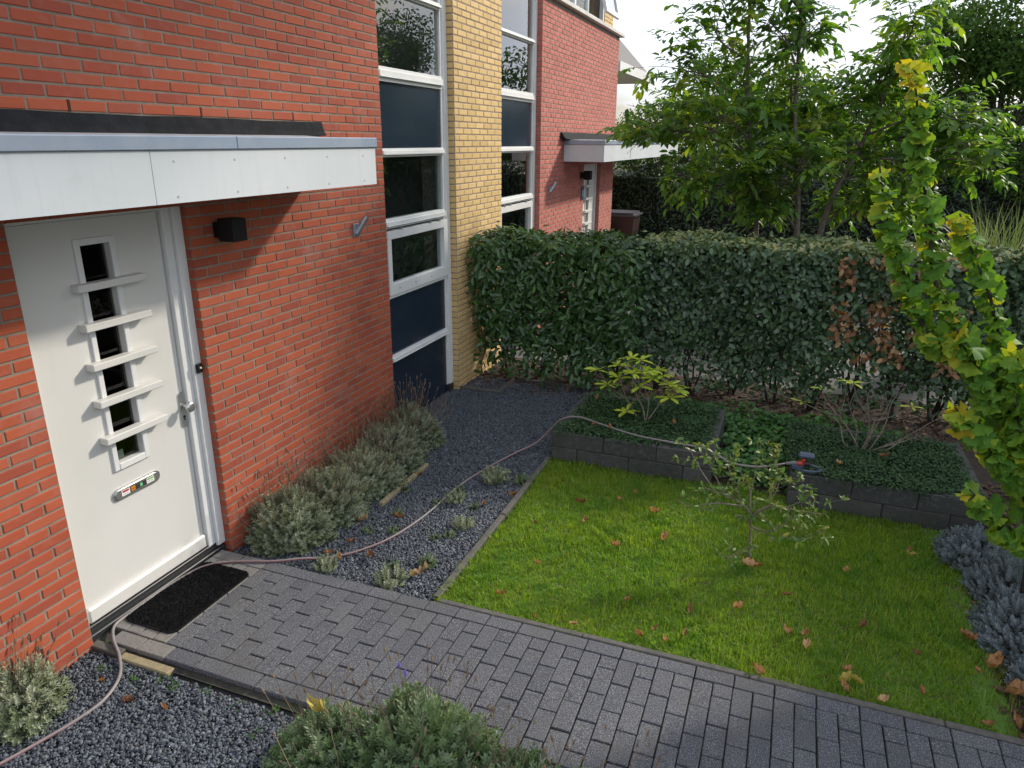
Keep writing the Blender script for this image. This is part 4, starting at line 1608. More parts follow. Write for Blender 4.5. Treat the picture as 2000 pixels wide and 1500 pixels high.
def compound(tips, per, leaflets, size, droop=.55, up=.2):
    """drooping compound leaves at the twig nodes: returns Mx, T, rnd"""
    M_, T_, r_ = [], [], []
    for p, d, lv in tips:
        for k in range(per):
            az = unit(d * .5 + rand_dirs(1)[0] * .9 + np.array([0, 0, up]))
            L = size * random.uniform(1.2, 2.0)
            tone = random.betavariate(2, 2.4)
            nl = leaflets
            side = unit(np.cross(az, np.array([0, 0, 1.0]) + R.normal(0, .25, 3)))
            for j in range(nl):
                f = (j // 2 + 1) / (nl // 2 + 1)
                sg = 1 if j % 2 else -1
                pos = p + az * L * f + np.array([0, 0, -droop * L * f * f * .5])
                if j == nl - 1 and nl % 2:
                    dr = unit(az + np.array([0, 0, -droop]))
                else:
                    dr = unit(az * .55 + side * sg * .85 + np.array([0, 0, -droop * .7]) + R.normal(0, .12, 3))
                nm = unit(np.array([0, 0, 1.0]) + R.normal(0, .35, 3))
                s = size * random.uniform(.75, 1.1)
                M_.append(frames(dr[None], nm[None])[0] * s)
                T_.append(pos)
                r_.append(min(1, max(0, tone + random.gauss(0, .1))))
    return np.array(M_), np.array(T_), np.array(r_)


WAL = leaf_shape(.24, .07, .22, .45)
GT = 'young broad leaved trees behind the hedge'


def lobe_tree(trunk, lobes, label, r0, per=20, nodes=3, leaflets=7, size=.125):
    base = trunk[0]
    t = thing('broadleaf_tree', tuple(base), label, 'tree', GT)
    g = Grow()
    P = spline(trunk, 6)
    g.tube(P, np.linspace(r0, r0 * .28, len(P)), 9)
    link('trunk', g.mesh('trunk', m_bark), t)
    g = Grow()
    tips = [(P[-1], np.array([0, 0, 1.0]), 2)]
    for (lx, ly, lz, rx, rz) in lobes:
        e = np.array([lx, ly, lz])
        d = np.linalg.norm(P - (e - np.array([0, 0, .45])), axis=1) + np.where(P[:, 2] < 1.5, 9, 0)
        p = P[int(np.argmin(d))]
        Q = spline([p, p + (e - p) * .5 + np.array([0, 0, .06]) + R.normal(0, .05, 3), e], 5)
        g.tube(Q, np.linspace(.016, .006, len(Q)), 5)
        for k in range(per if lz < 3.4 else int(per * .72)):
            a = Q[random.randint(4, len(Q) - 1)]
            q = e + rand_dirs(1)[0] * np.array([rx, rx * .9, rz]) * random.uniform(.55, 1.0)
            m = (a + q) / 2 + R.normal(0, .04, 3) + np.array([0, 0, .03])
            W = spline([a, m, q], 3)
            g.tube(W, np.linspace(.005, .002, len(W)), 4)
            for f in np.linspace(.45, 1, nodes):
                i_ = min(len(W) - 1, int(f * (len(W) - 1)))
                tips.append((W[i_], unit(q - a), 2))
    link('branches', g.mesh('branches', m_bark), t)
    Mx, T, rr = compound(tips, 1, leaflets, size, droop=.4)
    k = ~((T[:, 0] < 1.9) & (T[:, 2] < 2.74))
    Mx, T, rr = Mx[k], T[k], rr[k]
    foliage(t, 'crown', 'leaf', WAL, m_walnut, Mx, T, rr, 300)


lobe_tree([(3.01, 3.6, 0), (2.98, 3.55, 1.77), (2.77, 3.5, 2.98), (2.67, 3.5, 3.91), (2.66, 3.5, 4.75)],
          [(1.53, 3.28, 2.86, 0.41, 0.34), (2.05, 3.41, 2.36, 0.47, 0.32), (1.97, 3.42, 3.53, 0.55, 0.42), (2.25, 3.65, 4.01, 0.64, 0.49), (2.37, 3.68, 4.47, 0.64, 0.43), (2.45, 3.1, 3.0, 0.6, 0.47), (2.68, 3.05, 2.4, 0.52, 0.33), (1.94, 3.89, 2.99, 0.51, 0.44), (2.7, 3.28, 4.62, 0.61, 0.41), (2.54, 4.06, 3.55, 0.59, 0.44)],
          'left one of the young large leaved trees behind the hedge', .036)
lobe_tree([(3.46, 3.46, 0), (3.44, 3.41, 1.77), (3.27, 3.41, 2.98), (3.21, 3.41, 3.91), (3.17, 3.41, 4.66)],
          [(2.93, 3.38, 3.94, 0.55, 0.48), (3.02, 3.75, 4.45, 0.64, 0.43), (3.18, 3.38, 3.43, 0.55, 0.47), (2.98, 3.55, 2.95, 0.55, 0.42), (3.37, 3.06, 2.52, 0.52, 0.39), (2.99, 3.55, 2.39, 0.48, 0.34), (3.53, 3.78, 2.95, 0.49, 0.43), (2.97, 3.44, 2.07, 0.34, 0.24), (3.3, 3.66, 3.91, 0.42, 0.42)],
          'middle one of the young large leaved trees behind the hedge', .038)
lobe_tree([(3.57, 3.88, 0), (3.72, 3.83, 1.82), (4.0, 3.78, 2.7), (4.19, 3.78, 3.35), (4.28, 3.78, 3.91)],
          [(4.27, 3.96, 3.73, 0.51, 0.44), (4.3, 3.34, 3.97, 0.41, 0.34), (3.99, 4.04, 3.19, 0.59, 0.44), (4.42, 3.88, 3.07, 0.58, 0.43), (4.98, 3.58, 2.97, 0.42, 0.32), (5.07, 3.3, 2.59, 0.41, 0.34), (4.03, 4.15, 2.62, 0.59, 0.45), (4.55, 3.75, 2.47, 0.57, 0.43), (3.99, 4.01, 2.13, 0.51, 0.29), (4.92, 4.17, 2.74, 0.45, 0.37), (4.1, 4.01, 3.56, 0.44, 0.36), (4.56, 4.21, 2.04, 0.37, 0.22)],
          'right leaning one of the young large leaved trees behind the hedge', .040)


# masses of small leaves for things further off
def blob_tree(name, base, lobes, n, size, mat, label, cat, trunk_h, r0=.12, shape=ROUND, group=None, single=0):
    t = thing(name, base, label, cat, group)
    g = Grow()
    P = spline([np.array(base), np.array(base) + (.05, 0, trunk_h * .5), np.array(base) + (0, .05, trunk_h)], 4)
    g.tube(P, np.linspace(r0, r0 * .45, len(P)), 7)
    for (lx, ly, lz, rx, ry, rz) in lobes:
        e = np.array([lx, ly, lz])
        k = min(len(P) - 1, random.randint(4, len(P) - 1))
        m = (P[k] + e) / 2 + np.array([0, 0, -.1])
        g.tube(np.array([P[k], m, e]), [r0 * .4, r0 * .25, r0 * .1], 5)
        for j in range(9):
            q = e + unit(R.normal(size=3)) * np.array([rx, ry, rz]) * .8
            g.tube(np.array([e, (e + q) / 2 + R.normal(0, .06, 3), q]), [r0 * .12, r0 * .08, r0 * .03], 4)
    link('trunk', g.mesh('trunk', m_darkbark), t)
    vol = np.array([l[3] * l[4] * l[5] for l in lobes]) ** .67
    ii = R.choice(len(lobes), n, p=vol / vol.sum())
    Lb = np.array(lobes)[ii]
    d = rand_dirs(n)
    lump = 1 + .18 * np.sin(d[:, 0] * 7 + ii) * np.sin(d[:, 2] * 6 + d[:, 1] * 5 + ii * 2)
    q = (1 - np.abs(R.normal(0, .22, n))) * lump
    T = Lb[:, :3] + d * Lb[:, 3:6] * q[:, None]
    nrm = unit(d * .6 + np.array([0, 0, .6]) + R.normal(0, .5, (n, 3)))
    dr = unit(np.cross(nrm, rand_dirs(n)) + np.array([0, 0, -.3]))
    Mx = frames(dr, nrm) * R.uniform(size * .7, size * 1.2, n)[:, None, None]
    foliage(t, 'crown', 'leaf', shape, mat, Mx, T, np.clip(R.beta(2, 2.2, n), 0, 1), single)
    return t


def rl(n, c, sp, r):
    return [(c[0] + random.uniform(-1, 1) * sp[0], c[1] + random.uniform(-1, 1) * sp[1], c[2] + random.uniform(-1, 1) * sp[2],
             r * random.uniform(.7, 1.2), r * random.uniform(.7, 1.2), r * random.uniform(.55, .9)) for _ in range(n)]


blob_tree('background_tree', (6.9, 11.5, -.05), rl(22, (6.8, 11.5, 3.6), (1.3, .8, 1.8), .8), 24000, .095, m_fargreen, 'fine leaved green tree at the right edge behind the tall grass', 'tree', 3.0)
blob_tree('background_tree', (8.9, 4.4, -.05), rl(16, (8.8, 4.3, 4.2), (.9, 1.4, 1.3), .8), 18000, .11, m_fargreen, 'leafy green tree just beyond the right edge', 'tree', 3.0)
blob_tree('background_tree', (7.1, -1.0, -.05), rl(14, (7.0, -.9, 3.7), (.6, 1.0, 1.1), .75), 12000, .11, m_fargreen, 'added unseen tree beyond the blue grey lavenders that darkens the right lawn', 'tree', 2.6)  # added out of view to block skylight from the right lawn
blob_tree('added_shade_tree', (9.2, 13.4, -.05), [(9, 8.3, 12.2, 1.0, 1.0, .8), (9, 9.6, 12.9, 1.1, 1.1, .8), (9, 11, 13.6, 1.1, 1.1, .8), (9, 12.2, 14.2, 1.1, 1.1, .8), (9, 7.2, 12.6, 1, 1, .8), (9.3, 10.4, 14.6, 1.3, 1.3, .8), (9.2, 9.0, 14.0, 1.2, 1.2, .9), (9.2, 7.6, 13.6, 1.2, 1.2, .9), (9, 10.3, 13.2, 1.0, 1.0, .7), (9, 11.7, 13.8, 1, 1, .7), (9, 13.2, 14.9, 1, 1, .8)],
          42000, .16, m_darkgreen, 'added unseen tree whose high crown shades the upper red wall', 'tree', 12.5, .16)  # unseen tree added; high crown shaped to shade the near house's upper wall
blob_tree('evergreen_tree', (5.2, 13.0, -.05), rl(16, (5.2, 13, 2.0), (1.6, .7, 1.1), .85), 12000, .09, m_darkgreen, 'dark evergreen behind the right leaning tree', 'tree', 1.6)
blob_tree('evergreen_tree', (2.6, 14.0, -.05), rl(16, (2.6, 14, 1.8), (1.6, .8, .9), .85), 11000, .09, m_darkgreen, 'dark evergreen behind the left and middle trees', 'tree', 1.6)
blob_tree('evergreen_tree', (8.3, 13.5, -.05), rl(14, (8.3, 13.5, 2.4), (1.5, .8, 1.5), .9), 11000, .09, m_darkgreen, 'dark evergreen at the far right background', 'tree', 1.8)
blob_tree('background_tree', (1.6, 27, -.05), rl(12, (1.6, 27, 4.0), (2.2, 1.2, 1.6), 1.5), 9000, .17, m_fargreen, 'distant tree showing between the crowns left of the middle trunk', 'tree', 3.0, .2)
blob_tree('background_tree', (8.5, 25, -.05), rl(14, (8.5, 25, 4.2), (3.0, 1.2, 1.8), 1.5), 10000, .17, m_fargreen, 'distant tree behind the right hand evergreens', 'tree', 3.0, .2)

blob_tree('background_tree', (-.1, 14.6, -.05), rl(14, (-.1, 14.6, 2.7), (1.2, .6, 1.0), .75), 11000, .09, m_fargreen, 'bushy green tree beyond the neighbouring canopy', 'tree', 1.6)
blob_tree('background_tree', (4.2, 19, -.05), rl(14, (4.2, 19, 3.0), (2.6, .9, 1.0), 1.1), 9000, .13, m_fargreen, 'far tree glimpsed under the middle crowns', 'tree', 2.2, .15)

# tall dark hedge across the far side of the neighbouring garden
fh = thing('evergreen_hedge', (1.2, 11.6, 0), 'tall dark hedge beyond the brown wheelie bin', 'hedge')
n = 17000
x = R.uniform(-1.6, 8.4, n)
topz = 2.15 + .1 * np.sin(x * 2.3) + .06 * np.sin(x * 7)
u_ = R.random(n)
front = R.random(n) < .62
y = np.where(front, 11.0 + np.abs(R.normal(0, .13, n)), R.uniform(11.0, 12.1, n))
z = np.where(front, topz * R.random(n), topz - np.abs(R.normal(0, .06, n)))
T = np.stack([x, y, z], 1)
nrm = unit(np.stack([R.normal(0, .5, n), np.where(front, -1.0, -.1), np.where(front, .5, 1.0) + R.normal(0, .3, n)], 1))
Mx = frames(unit(np.cross(nrm, rand_dirs(n))), nrm) * R.uniform(.07, .11, n)[:, None, None]
foliage(fh, 'foliage', 'leaf', LAUREL, m_darkgreen, Mx, T, np.clip(R.beta(2, 2.2, n) + np.where(front, 0, .25), 0, 1), 0)  # top leaves made paler: sunlight on the hedge top put into the colour
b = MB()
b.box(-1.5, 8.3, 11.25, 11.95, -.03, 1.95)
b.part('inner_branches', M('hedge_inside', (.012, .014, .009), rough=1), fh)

# tall grass beyond the hedge at the right
tg = thing('ornamental_grass', (5.85, 5.0, -.03), 'tall arching ornamental grass behind the right end of the hedge', 'grass plant')
n = 520
VV, FF = [], []
k0 = 0
for k in range(n):
    a = random.uniform(0, 6.28)
    L = random.uniform(1.4, 2.35)
    bend = random.uniform(.08, .55)
    p = np.array([5.85 + random.uniform(-.25, .25), 5.0 + random.uniform(-.22, .22), -.03])
    o_ = np.array([math.cos(a), math.sin(a), 0])
    s_ = np.array([-math.sin(a), math.cos(a), 0]) * random.uniform(.004, .008)
    pts = [p + np.array([0, 0, 1]) * L * f * (1 - bend * .45 * f * f) + o_ * L * bend * f ** 2.2 for f in (0, .35, .65, .85, 1)]
    V = []
    for j, q in enumerate(pts):
        w = (1, 1, .8, .55, .1)[j]
        V += [q - s_ * w, q + s_ * w]
    VV.append(V)
    FF += [(k0 + 2 * j, k0 + 2 * j + 1, k0 + 2 * j + 3, k0 + 2 * j + 2) for j in range(4)]
    k0 += 10
o = link('blades', np_mesh('blades', np.concatenate(VV), np.array(FF), m_pampas, np.repeat(R.random(n), 10)), tg)
o['kind'] = 'stuff'

# wheelie bin behind the hedge
wb = thing('wheelie_bin', (.05, 9.3, -.03), 'dark brown wheelie bin with grey lid beyond the hedge', 'bin')
b = MB()
b.add([(-.22, 9.05, .02), (.30, 9.05, .02), (.30, 9.6, .02), (-.22, 9.6, .02), (-.28, 8.98, 1.30), (.38, 8.98, 1.30), (.38, 9.68, 1.30), (-.28, 9.68, 1.30)],
      [(3, 2, 1, 0), (4, 5, 6, 7), (0, 1, 5, 4), (1, 2, 6, 5), (2, 3, 7, 6), (3, 0, 4, 7)])
b.part('body', m_bin, wb)
b = MB()
b.prism([(-.31, 8.95), (.42, 8.95), (.42, 9.72), (-.31, 9.72)], 1.303, 1.335)
b.prism([(-.26, 9.0), (.36, 9.0), (.36, 9.66), (-.26, 9.66)], 1.336, 1.375)
b.part('lid', m_binlid, wb)
b = MB()
b.tube([(-.25, 9.75, 1.30), (.36, 9.75, 1.30)], .016, 10)
b.part('handle_bar', m_binlid, wb)
for sx in (-.27, .33):
    b = MB()
    b.tube([(sx - .03, 9.62, .08), (sx + .03, 9.62, .08)], .11, 16)
    b.part('wheel', m_black, wb)

# farther house with white eaves
fh2 = thing('eaves_house', (-3, 10.4, 0), 'farther house whose white eaves show past the red corner', 'house')
b = MB()
b.box(-8, -1.3, 8.9, 12.0, -.05, 3.98)
b.part('wall', M('far_yellow_wall', (.45, .33, .16), (.5, .38, .2), 3, rough=.85), fh2)
b = MB()
b.box(-7.9, .02, 8.7, 12.0, 3.99, 4.165)
b.part('white_eaves', m_white, fh2)
b = MB()
b.add([(-.06, 8.7, 4.17), (-.06, 12.0, 4.17), (-2.1, 12.0, 6.3), (-2.1, 8.7, 6.3), (-7.8, 8.7, 4.17), (-7.8, 12.0, 4.17)],
      [(0, 1, 2, 3), (3, 2, 5, 4), (0, 3, 4), (1, 5, 2), (0, 4, 5, 1)])
b.part('tiled_roof', m_tile, fh2)

# ------------------------------------------------------------------ ginkgo at the right
def fan_leaf():
    V = [(0, 0, 0), (0, .3, .02)]
    F = []
    n = 12
    for k in range(n + 1):
        a = math.radians(-66 + 132 * k / n)
        r = 1 - (.12 if k == n // 2 else 0) + (.05 if k % 2 else -.03)
        for q in (.62, 1.0):
            rr = r * q
            V.append((rr * math.sin(a), .18 + .82 * rr * math.cos(a), (.09 * math.sin(a * 6.5) + .03 * math.sin(k * 2.3)) * q ** 2 - .22 * (rr * math.cos(a)) ** 2 + .06 * q))
    for k in range(n):
        a, b = 2 + 2 * k, 4 + 2 * k
        F += [(1, b, a), (a, b, b + 1), (a, b + 1, a + 1)]
    F += [(0, 2 + 2 * n, 1), (0, 1, 2)]
    return np.array(V), np.array(F)


FAN = fan_leaf()
gk = thing('ginkgo_tree', (4.98, -1.12, 0), 'young ginkgo with yellow green fan leaves crowding its upright stems', 'tree')
stems = [
    [(4.98, -1.12, 0), (4.92, -1.15, .5), (4.75, -1.2, 1.03), (4.58, -1.2, 1.38), (4.41, -1.2, 1.66), (4.25, -1.2, 1.88), (4.15, -1.2, 2.05), (4.08, -1.2, 2.35), (4.0, -1.2, 2.61), (3.92, -1.2, 2.95), (3.865, -1.2, 3.14)],
    [(4.45, -1.2, 1.60), (4.39, -1.25, 1.62), (4.23, -1.25, 1.68), (4.1, -1.25, 1.84), (4.0, -1.25, 2.05), (3.87, -1.25, 2.34), (3.785, -1.25, 2.64)],
    [(4.75, -1.2, 1.03), (4.68, -1.1, 1.48), (4.54, -1.1, 1.74), (4.45, -1.1, 1.96), (4.34, -1.1, 2.16), (4.235, -1.1, 2.38)],
    [(4.92, -1.15, .5), (5.0, -1.2, .95), (4.95, -1.25, 1.4), (4.85, -1.25, 1.75), (4.86, -1.25, 2.0)],
    [(4.93, -1.15, .45), (4.78, -1.28, .62), (4.62, -1.3, .76), (4.52, -1.3, .86)],
    [(4.8, -1.2, .9), (4.62, -1.3, 1.08), (4.45, -1.3, 1.25), (4.36, -1.3, 1.34)],
    [(4.95, -1.13, .3), (5.1, -1.2, .6), (5.15, -1.22, 1.1), (5.1, -1.22, 1.5)],
    [(4.62, -1.2, 1.3), (4.45, -1.32, 1.52), (4.33, -1.34, 1.72), (4.28, -1.34, 1.8)],
    [(4.8, -1.2, .95), (4.7, -1.3, 1.2), (4.62, -1.3, 1.5), (4.6, -1.3, 1.72)],
    [(4.95, -1.13, .4), (4.98, -1.3, .7), (4.92, -1.35, .95), (4.9, -1.35, 1.2)]]
g = Grow()
LM, LT, LR = [], [], []
for si, st in enumerate(stems):
    P = spline(st, 10)
    g.tube(P, np.linspace(.024 if si == 0 else .014, .005, len(P)), 6)
    start = 14 if si == 0 else (6 if si == 1 else 4)
    cum = np.concatenate([[0], np.cumsum(np.linalg.norm(np.diff(P, axis=0), axis=1))])
    s = cum[min(start, len(P) - 2)]
    while s < cum[-1]:
        p = np.array([np.interp(s, cum, P[:, i]) for i in range(3)])
        f = s / cum[-1]
        nl = 5
        for j in range(nl):
            a = j * 2 * math.pi / nl + random.uniform(-.7, .7) + s * 33
            ou = np.array([math.cos(a), math.sin(a), 0])
            tz = random.uniform(-1.0, .25)
            d = unit(ou * random.uniform(.3, .9) + np.array([0, 0, tz]) + R.normal(0, .2, 3))
            nm = unit(ou * 1.0 + np.array([0, 0, random.uniform(.1, .8)]) + R.normal(0, .35, 3))
            big = 1.0 + (.08 if p[2] < 1.75 else 0)
            sz = random.uniform(.048, .082) * big * (1.0 if f < .9 else .85) * (1.12 if p[2] < 1.75 else .95)
            LM.append(frames(d[None], nm[None])[0] * sz)
            LT.append(p + ou * random.uniform(.004, .026) + np.array([0, 0, random.uniform(-.02, .03)]))
            yl_ = random.betavariate(2, 2.6) * .62 + (.42 if f > .94 else .0) + (.3 if random.random() < .10 else 0) + (.14 if ou[0] < -.3 else 0)
            LR.append(min(1, max(0, yl_)))
        s += random.uniform(.030, .050)
link('trunk', g.mesh('trunk', m_darkbark), gk)
foliage(gk, 'crown', 'leaf', FAN, m_ginkgo, np.array(LM), np.array(LT), np.array(LR), 300)

# ------------------------------------------------------------------ rhododendrons and the sparse lawn shrub
RH = leaf_shape(.17, .03, .10, .55)


def whorl(parts, p, n, size, updir=(0, 0, 1)):
    for j in range(n):
        a = j * 2 * math.pi / n + random.uniform(-.25, .25)
        ou = np.array([math.cos(a), math.sin(a), 0])
        d = unit(ou + np.array([0, 0, random.uniform(-.15, .35)]))
        nm = unit(np.array([0, 0, 1.0]) - ou * .1 + R.normal(0, .2, 3))
        parts[0].append(frames(d[None], nm[None])[0] * size * random.uniform(.75, 1.15))
        parts[1].append(p + ou * .006)
        parts[2].append(random.random())


def whorled(name, base, tips, label, n, size, cat='shrub', r=.008, mid=.5):
    t = thing(name, base, label, cat)
    g = Grow()
    parts = ([], [], [])
    B0 = np.array(base)
    tips = [np.array(q) for q in tips]
    nh = max(2, len(tips) // 4)
    tips.sort(key=lambda q: q[0])
    for c_ in np.array_split(np.array(tips), nh):
        hub = B0 + (c_.mean(0) - B0) * .55 + R.normal(0, .02, 3)
        P = spline([B0 + R.normal(0, .015, 3) * np.array([1, 1, 0]), B0 + (hub - B0) * .5 + R.normal(0, .02, 3), hub], 5)
        g.tube(P, np.linspace(r, r * .7, len(P)), 6)
        for tp in c_:
            P = spline([hub, hub + (tp - hub) * .5 + R.normal(0, .02, 3) + np.array([0, 0, -.015]), tp], 4)
            g.tube(P, np.linspace(r * .6, r * .35, len(P)), 5)
            whorl(parts, tp, random.randint(n - 1, n + 1), size)
    link('branches', g.mesh('branches', m_twig), t)
    foliage(t, 'foliage', 'leaf', RH, m_rhodo, np.array(parts[0]), np.array(parts[1]), np.array(parts[2]), 300)
    return t


whorled('rhododendron', (2.32, .50, .26), [(1.84, .62, .70), (2.02, .66, .76), (2.05, .58, .66), (1.95, .55, .59), (2.14, .66, .84), (2.22, .70, .82), (2.19, .55, .73), (2.29, .62, .74), (2.26, .52, .62), (2.36, .62, .68),
                                           (2.43, .66, .70), (2.52, .62, .64), (2.59, .62, .60), (2.53, .55, .54), (2.17, .42, .40), (2.36, .75, .72)],
        'small rhododendron with bright yellow green leaf whorls in the left planter', 8, .125)
sp = whorled('rhododendron', (4.14, .55, .26), [(3.64, .70, .60), (3.79, .70, .74), (3.97, .70, .83), (4.02, .66, .83), (4.49, .7, .67)], 'nearly bare twiggy rhododendron in the right planter', 5, .085)
g = Grow()
for (a, c) in (((4.14, .55, .25), (4.34, .7, .80)), ((4.2, .55, .25), (4.42, .66, .86)), ((4.1, .6, .25), (4.05, .7, .75)), ((4.2, .55, .25), (4.62, .6, .42)), ((4.15, .6, .25), (4.2, .75, .8)), ((4.2, .55, .25), (4.55, .5, .5)),
               ((4.1, .55, .25), (3.85, .6, .55)), ((4.2, .6, .25), (4.72, .7, .62)), ((4.14, .55, .25), (4.28, .4, .6))):
    a, c = np.array(a), np.array(c)
    P = spline([a, a + (c - a) * .4 + R.normal(0, .04, 3), a + (c - a) * .75 + R.normal(0, .03, 3), c], 4)
    g.tube(P, np.linspace(.008, .002, len(P)), 5)
    for k in range(3):
        q = P[random.randint(5, len(P) - 1)]
        e = q + np.array([random.uniform(-.12, .12), random.uniform(-.1, .1), random.uniform(0, .12)])
        g.tube(np.array([q, (q + e) / 2 + R.normal(0, .01, 3), e]), [.003, .002, .001], 4)
link('bare_twigs', g.mesh('bare_twigs', m_twig), sp)

ls = thing('lawn_shrub', (3.385, -1.17, 0), 'sparse twiggy shrub with few small leaves standing in the lawn', 'shrub')
g = Grow()
tips = []


def br(pts, r):
    P = spline(pts, 5)
    g.tube(P, np.linspace(r, r * .35, len(P)), 5)
    for k in range(6):
        q = P[random.randint(4, len(P) - 1)]
        e = q + np.array([random.uniform(-.14, .14), random.uniform(-.12, .12), random.uniform(-.02, .15)])
        m = (q + e) / 2 + R.normal(0, .015, 3)
        g.tube(np.array([q, m, e]), [r * .3, r * .2, .001], 4)
        tips.extend([(e, unit(e - q)), (m, unit(e - q))])
    tips.append((P[-1], unit(P[-1] - P[-2])))


br([(3.385, -1.17, 0), (3.375, -1.165, .2), (3.36, -1.16, .41)], .014)
br([(3.36, -1.16, .40), (3.3, -1.16, .45), (3.18, -1.2, .52), (3.04, -1.22, .56)], .009)
br([(3.36, -1.16, .40), (3.34, -1.12, .5), (3.35, -1.1, .62), (3.36, -1.08, .76)], .008)
br([(3.36, -1.16, .38), (3.46, -1.16, .47), (3.56, -1.14, .47), (3.65, -1.12, .52)], .008)
br([(3.37, -1.16, .3), (3.48, -1.22, .32), (3.58, -1.25, .42), (3.62, -1.26, .52)], .006)
br([(3.3, -1.16, .45), (3.22, -1.12, .58), (3.16, -1.1, .74)], .006)
br([(3.38, -1.17, .15), (3.28, -1.25, .1), (3.2, -1.3, .12)], .006)
br([(3.46, -1.16, .47), (3.5, -1.1, .58), (3.52, -1.08, .7)], .005)
br([(3.56, -1.2, .3), (3.66, -1.22, .3), (3.8, -1.22, .40)], .004)
br([(3.18, -1.2, .52), (3.1, -1.16, .64), (3.06, -1.15, .7)], .005)
br([(3.3, -1.18, .45), (3.14, -1.3, .5), (3.0, -1.36, .48), (2.9, -1.4, .52)], .006)
br([(3.12, -1.2, .53), (2.98, -1.1, .66), (2.92, -1.05, .74)], .005)
br([(3.56, -1.14, .47), (3.7, -1.05, .42), (3.82, -1.0, .40)], .005)
br([(3.46, -1.12, .52), (3.5, -1.04, .64), (3.46, -1.0, .76)], .005)
link('branches', g.mesh('branches', m_twig), ls)
P_ = ([], [], [])
for p, d in tips:
    for k in range(random.randint(3, 7)):
        dd = unit(d * .5 + rand_dirs(1)[0])
        P_[0].append(frames(dd[None], unit(np.array([0, 0, 1.0]) + R.normal(0, .5, 3))[None])[0] * random.uniform(.028, .055))
        P_[1].append(p)
        P_[2].append(min(1, random.betavariate(2, 2)))
foliage(ls, 'foliage', 'leaf', WAL, M('lawn_shrub_leaf', (.1, .18, .04), rnd=[(.05, .12, .03), (.09, .17, .035), (.15, .22, .04), (.22, .19, .06)], rough=.5, transl=.3), np.array(P_[0]), np.array(P_[1]), np.array(P_[2]), 300)

# ------------------------------------------------------------------ hose and sprinkler
hose = thing('garden_hose', (.4, -2.4, .02), 'grey pink garden hose snaking from the gravel to the sprinkler', 'hose')
Z0, Z1 = .016, .0625
HP = [(.1, -4.6, Z0 + .014), (.24, -4.32, Z0 + .014), (.30, -4.17, Z0 + .014), (.35, -4.01, Z0 + .014), (.39, -3.85, Z0 + .014), (.40, -3.70, Z0 + .014), (.34, -3.55, .036), (.22, -3.44, .05), (.09, -3.36, Z1), (-.005, -3.27, Z1), (-.022, -3.17, Z1), (-.025, -3.05, Z1),
      (-.028, -2.9, Z1), (-.01, -2.70, Z1), (.03, -2.58, Z1), (.15, -2.48, Z1), (.40, -2.375, Z1), (.55, -2.25, .045), (.66, -2.15, Z0), (.80, -2.02, Z0), (.94, -1.76, Z0), (1.02, -1.36, Z0),
      (1.055, -.79, Z0), (1.15, -.35, Z0), (1.27, -.02, .03), (1.40, .14, .08), (1.51, .22, .2), (1.585, .26, .285), (1.68, .29, .325), (1.80, .28, .335), (1.95, .22, .33), (2.32, .09, .32), (2.64, .04, .322), (2.9, .03, .318),
      (3.03, -.04, .305), (3.16, -.12, .285), (3.36, -.14, .295), (3.56, -.05, .318)]
P = spline(HP, 7)
b = MB()
b.tube(P - np.array([0, 0, .0015]), .009, 10)
b.part('hose_tube', m_hose, hose, smooth=True)
b = MB()
V, F = tube_np(P + np.array([.0052, -.0064, .0010]), .0022, 5)
b.add(V, F)
b.part('red_stripe', m_hose_stripe, hose, smooth=True)

spk = thing('lawn_sprinkler', (3.70, -.04, .29), 'blue grey lawn sprinkler with orange connector on the planter corner', 'sprinkler')
cx, cy, cz = 3.72, -.06, .303
b = MB()
n = 28
V, F = [], []
prof = [(-.012, .0), (.012, .0), (.012, .012), (.004, .02), (-.012, .014)]
for k in range(n):
    a = 2 * math.pi * k / n
    for (dr, dz) in prof:
        V.append((cx + (.10 + dr) * math.cos(a) * 1.05, cy + (.062 + dr) * math.sin(a), cz + dz))
for k in range(n):
    for j in range(5):
        F.append((k * 5 + j, k * 5 + (j + 1) % 5, ((k + 1) % n) * 5 + (j + 1) % 5, ((k + 1) % n) * 5 + j))
b.add(V, F)
b.part('base_ring', m_blue, spk)
b = MB()
b.prism([(cx - .11, cy - .05), (cx - .04, cy - .06), (cx - .01, cy + .02), (cx - .03, cy + .055), (cx - .11, cy + .04)], cz + .006, cz + .03)
b.part('base_body', m_blue, spk)
b = MB()
b.tube([(cx - .03, cy + .02, cz + .02), (cx - .03, cy + .02, cz + .085)], [.022, .014], 12)
b.part('riser', m_orange, spk)
b = MB()
b.box(cx - .075, cx + .045, cy - .02, cy + .055, cz + .085, cz + .125, b=.014)
b.part('spray_head', m_darkblue if False else m_blue, spk)
b = MB()
b.tube([(cx - .02, cy + .0, cz + .045), (cx + .02, cy + .005, cz + .045)], .02, 12)
b.part('pivot', m_darkblue, spk)
b = MB()
b.tube([(cx - .075, cy - .005, cz + .04), (cx - .04, cy + .0, cz + .042)], .018, 12)
b.part('orange_collar', m_orange, spk)
b = MB()
b.tube([(cx - .155, cy + .002, cz + .022), (cx - .10, cy - .003, cz + .036), (cx - .076, cy - .005, cz + .04)], [.012, .016, .016], 12)
b.part('hose_connector', M('grey_connector', (.16, .17, .17), rough=.5), spk)

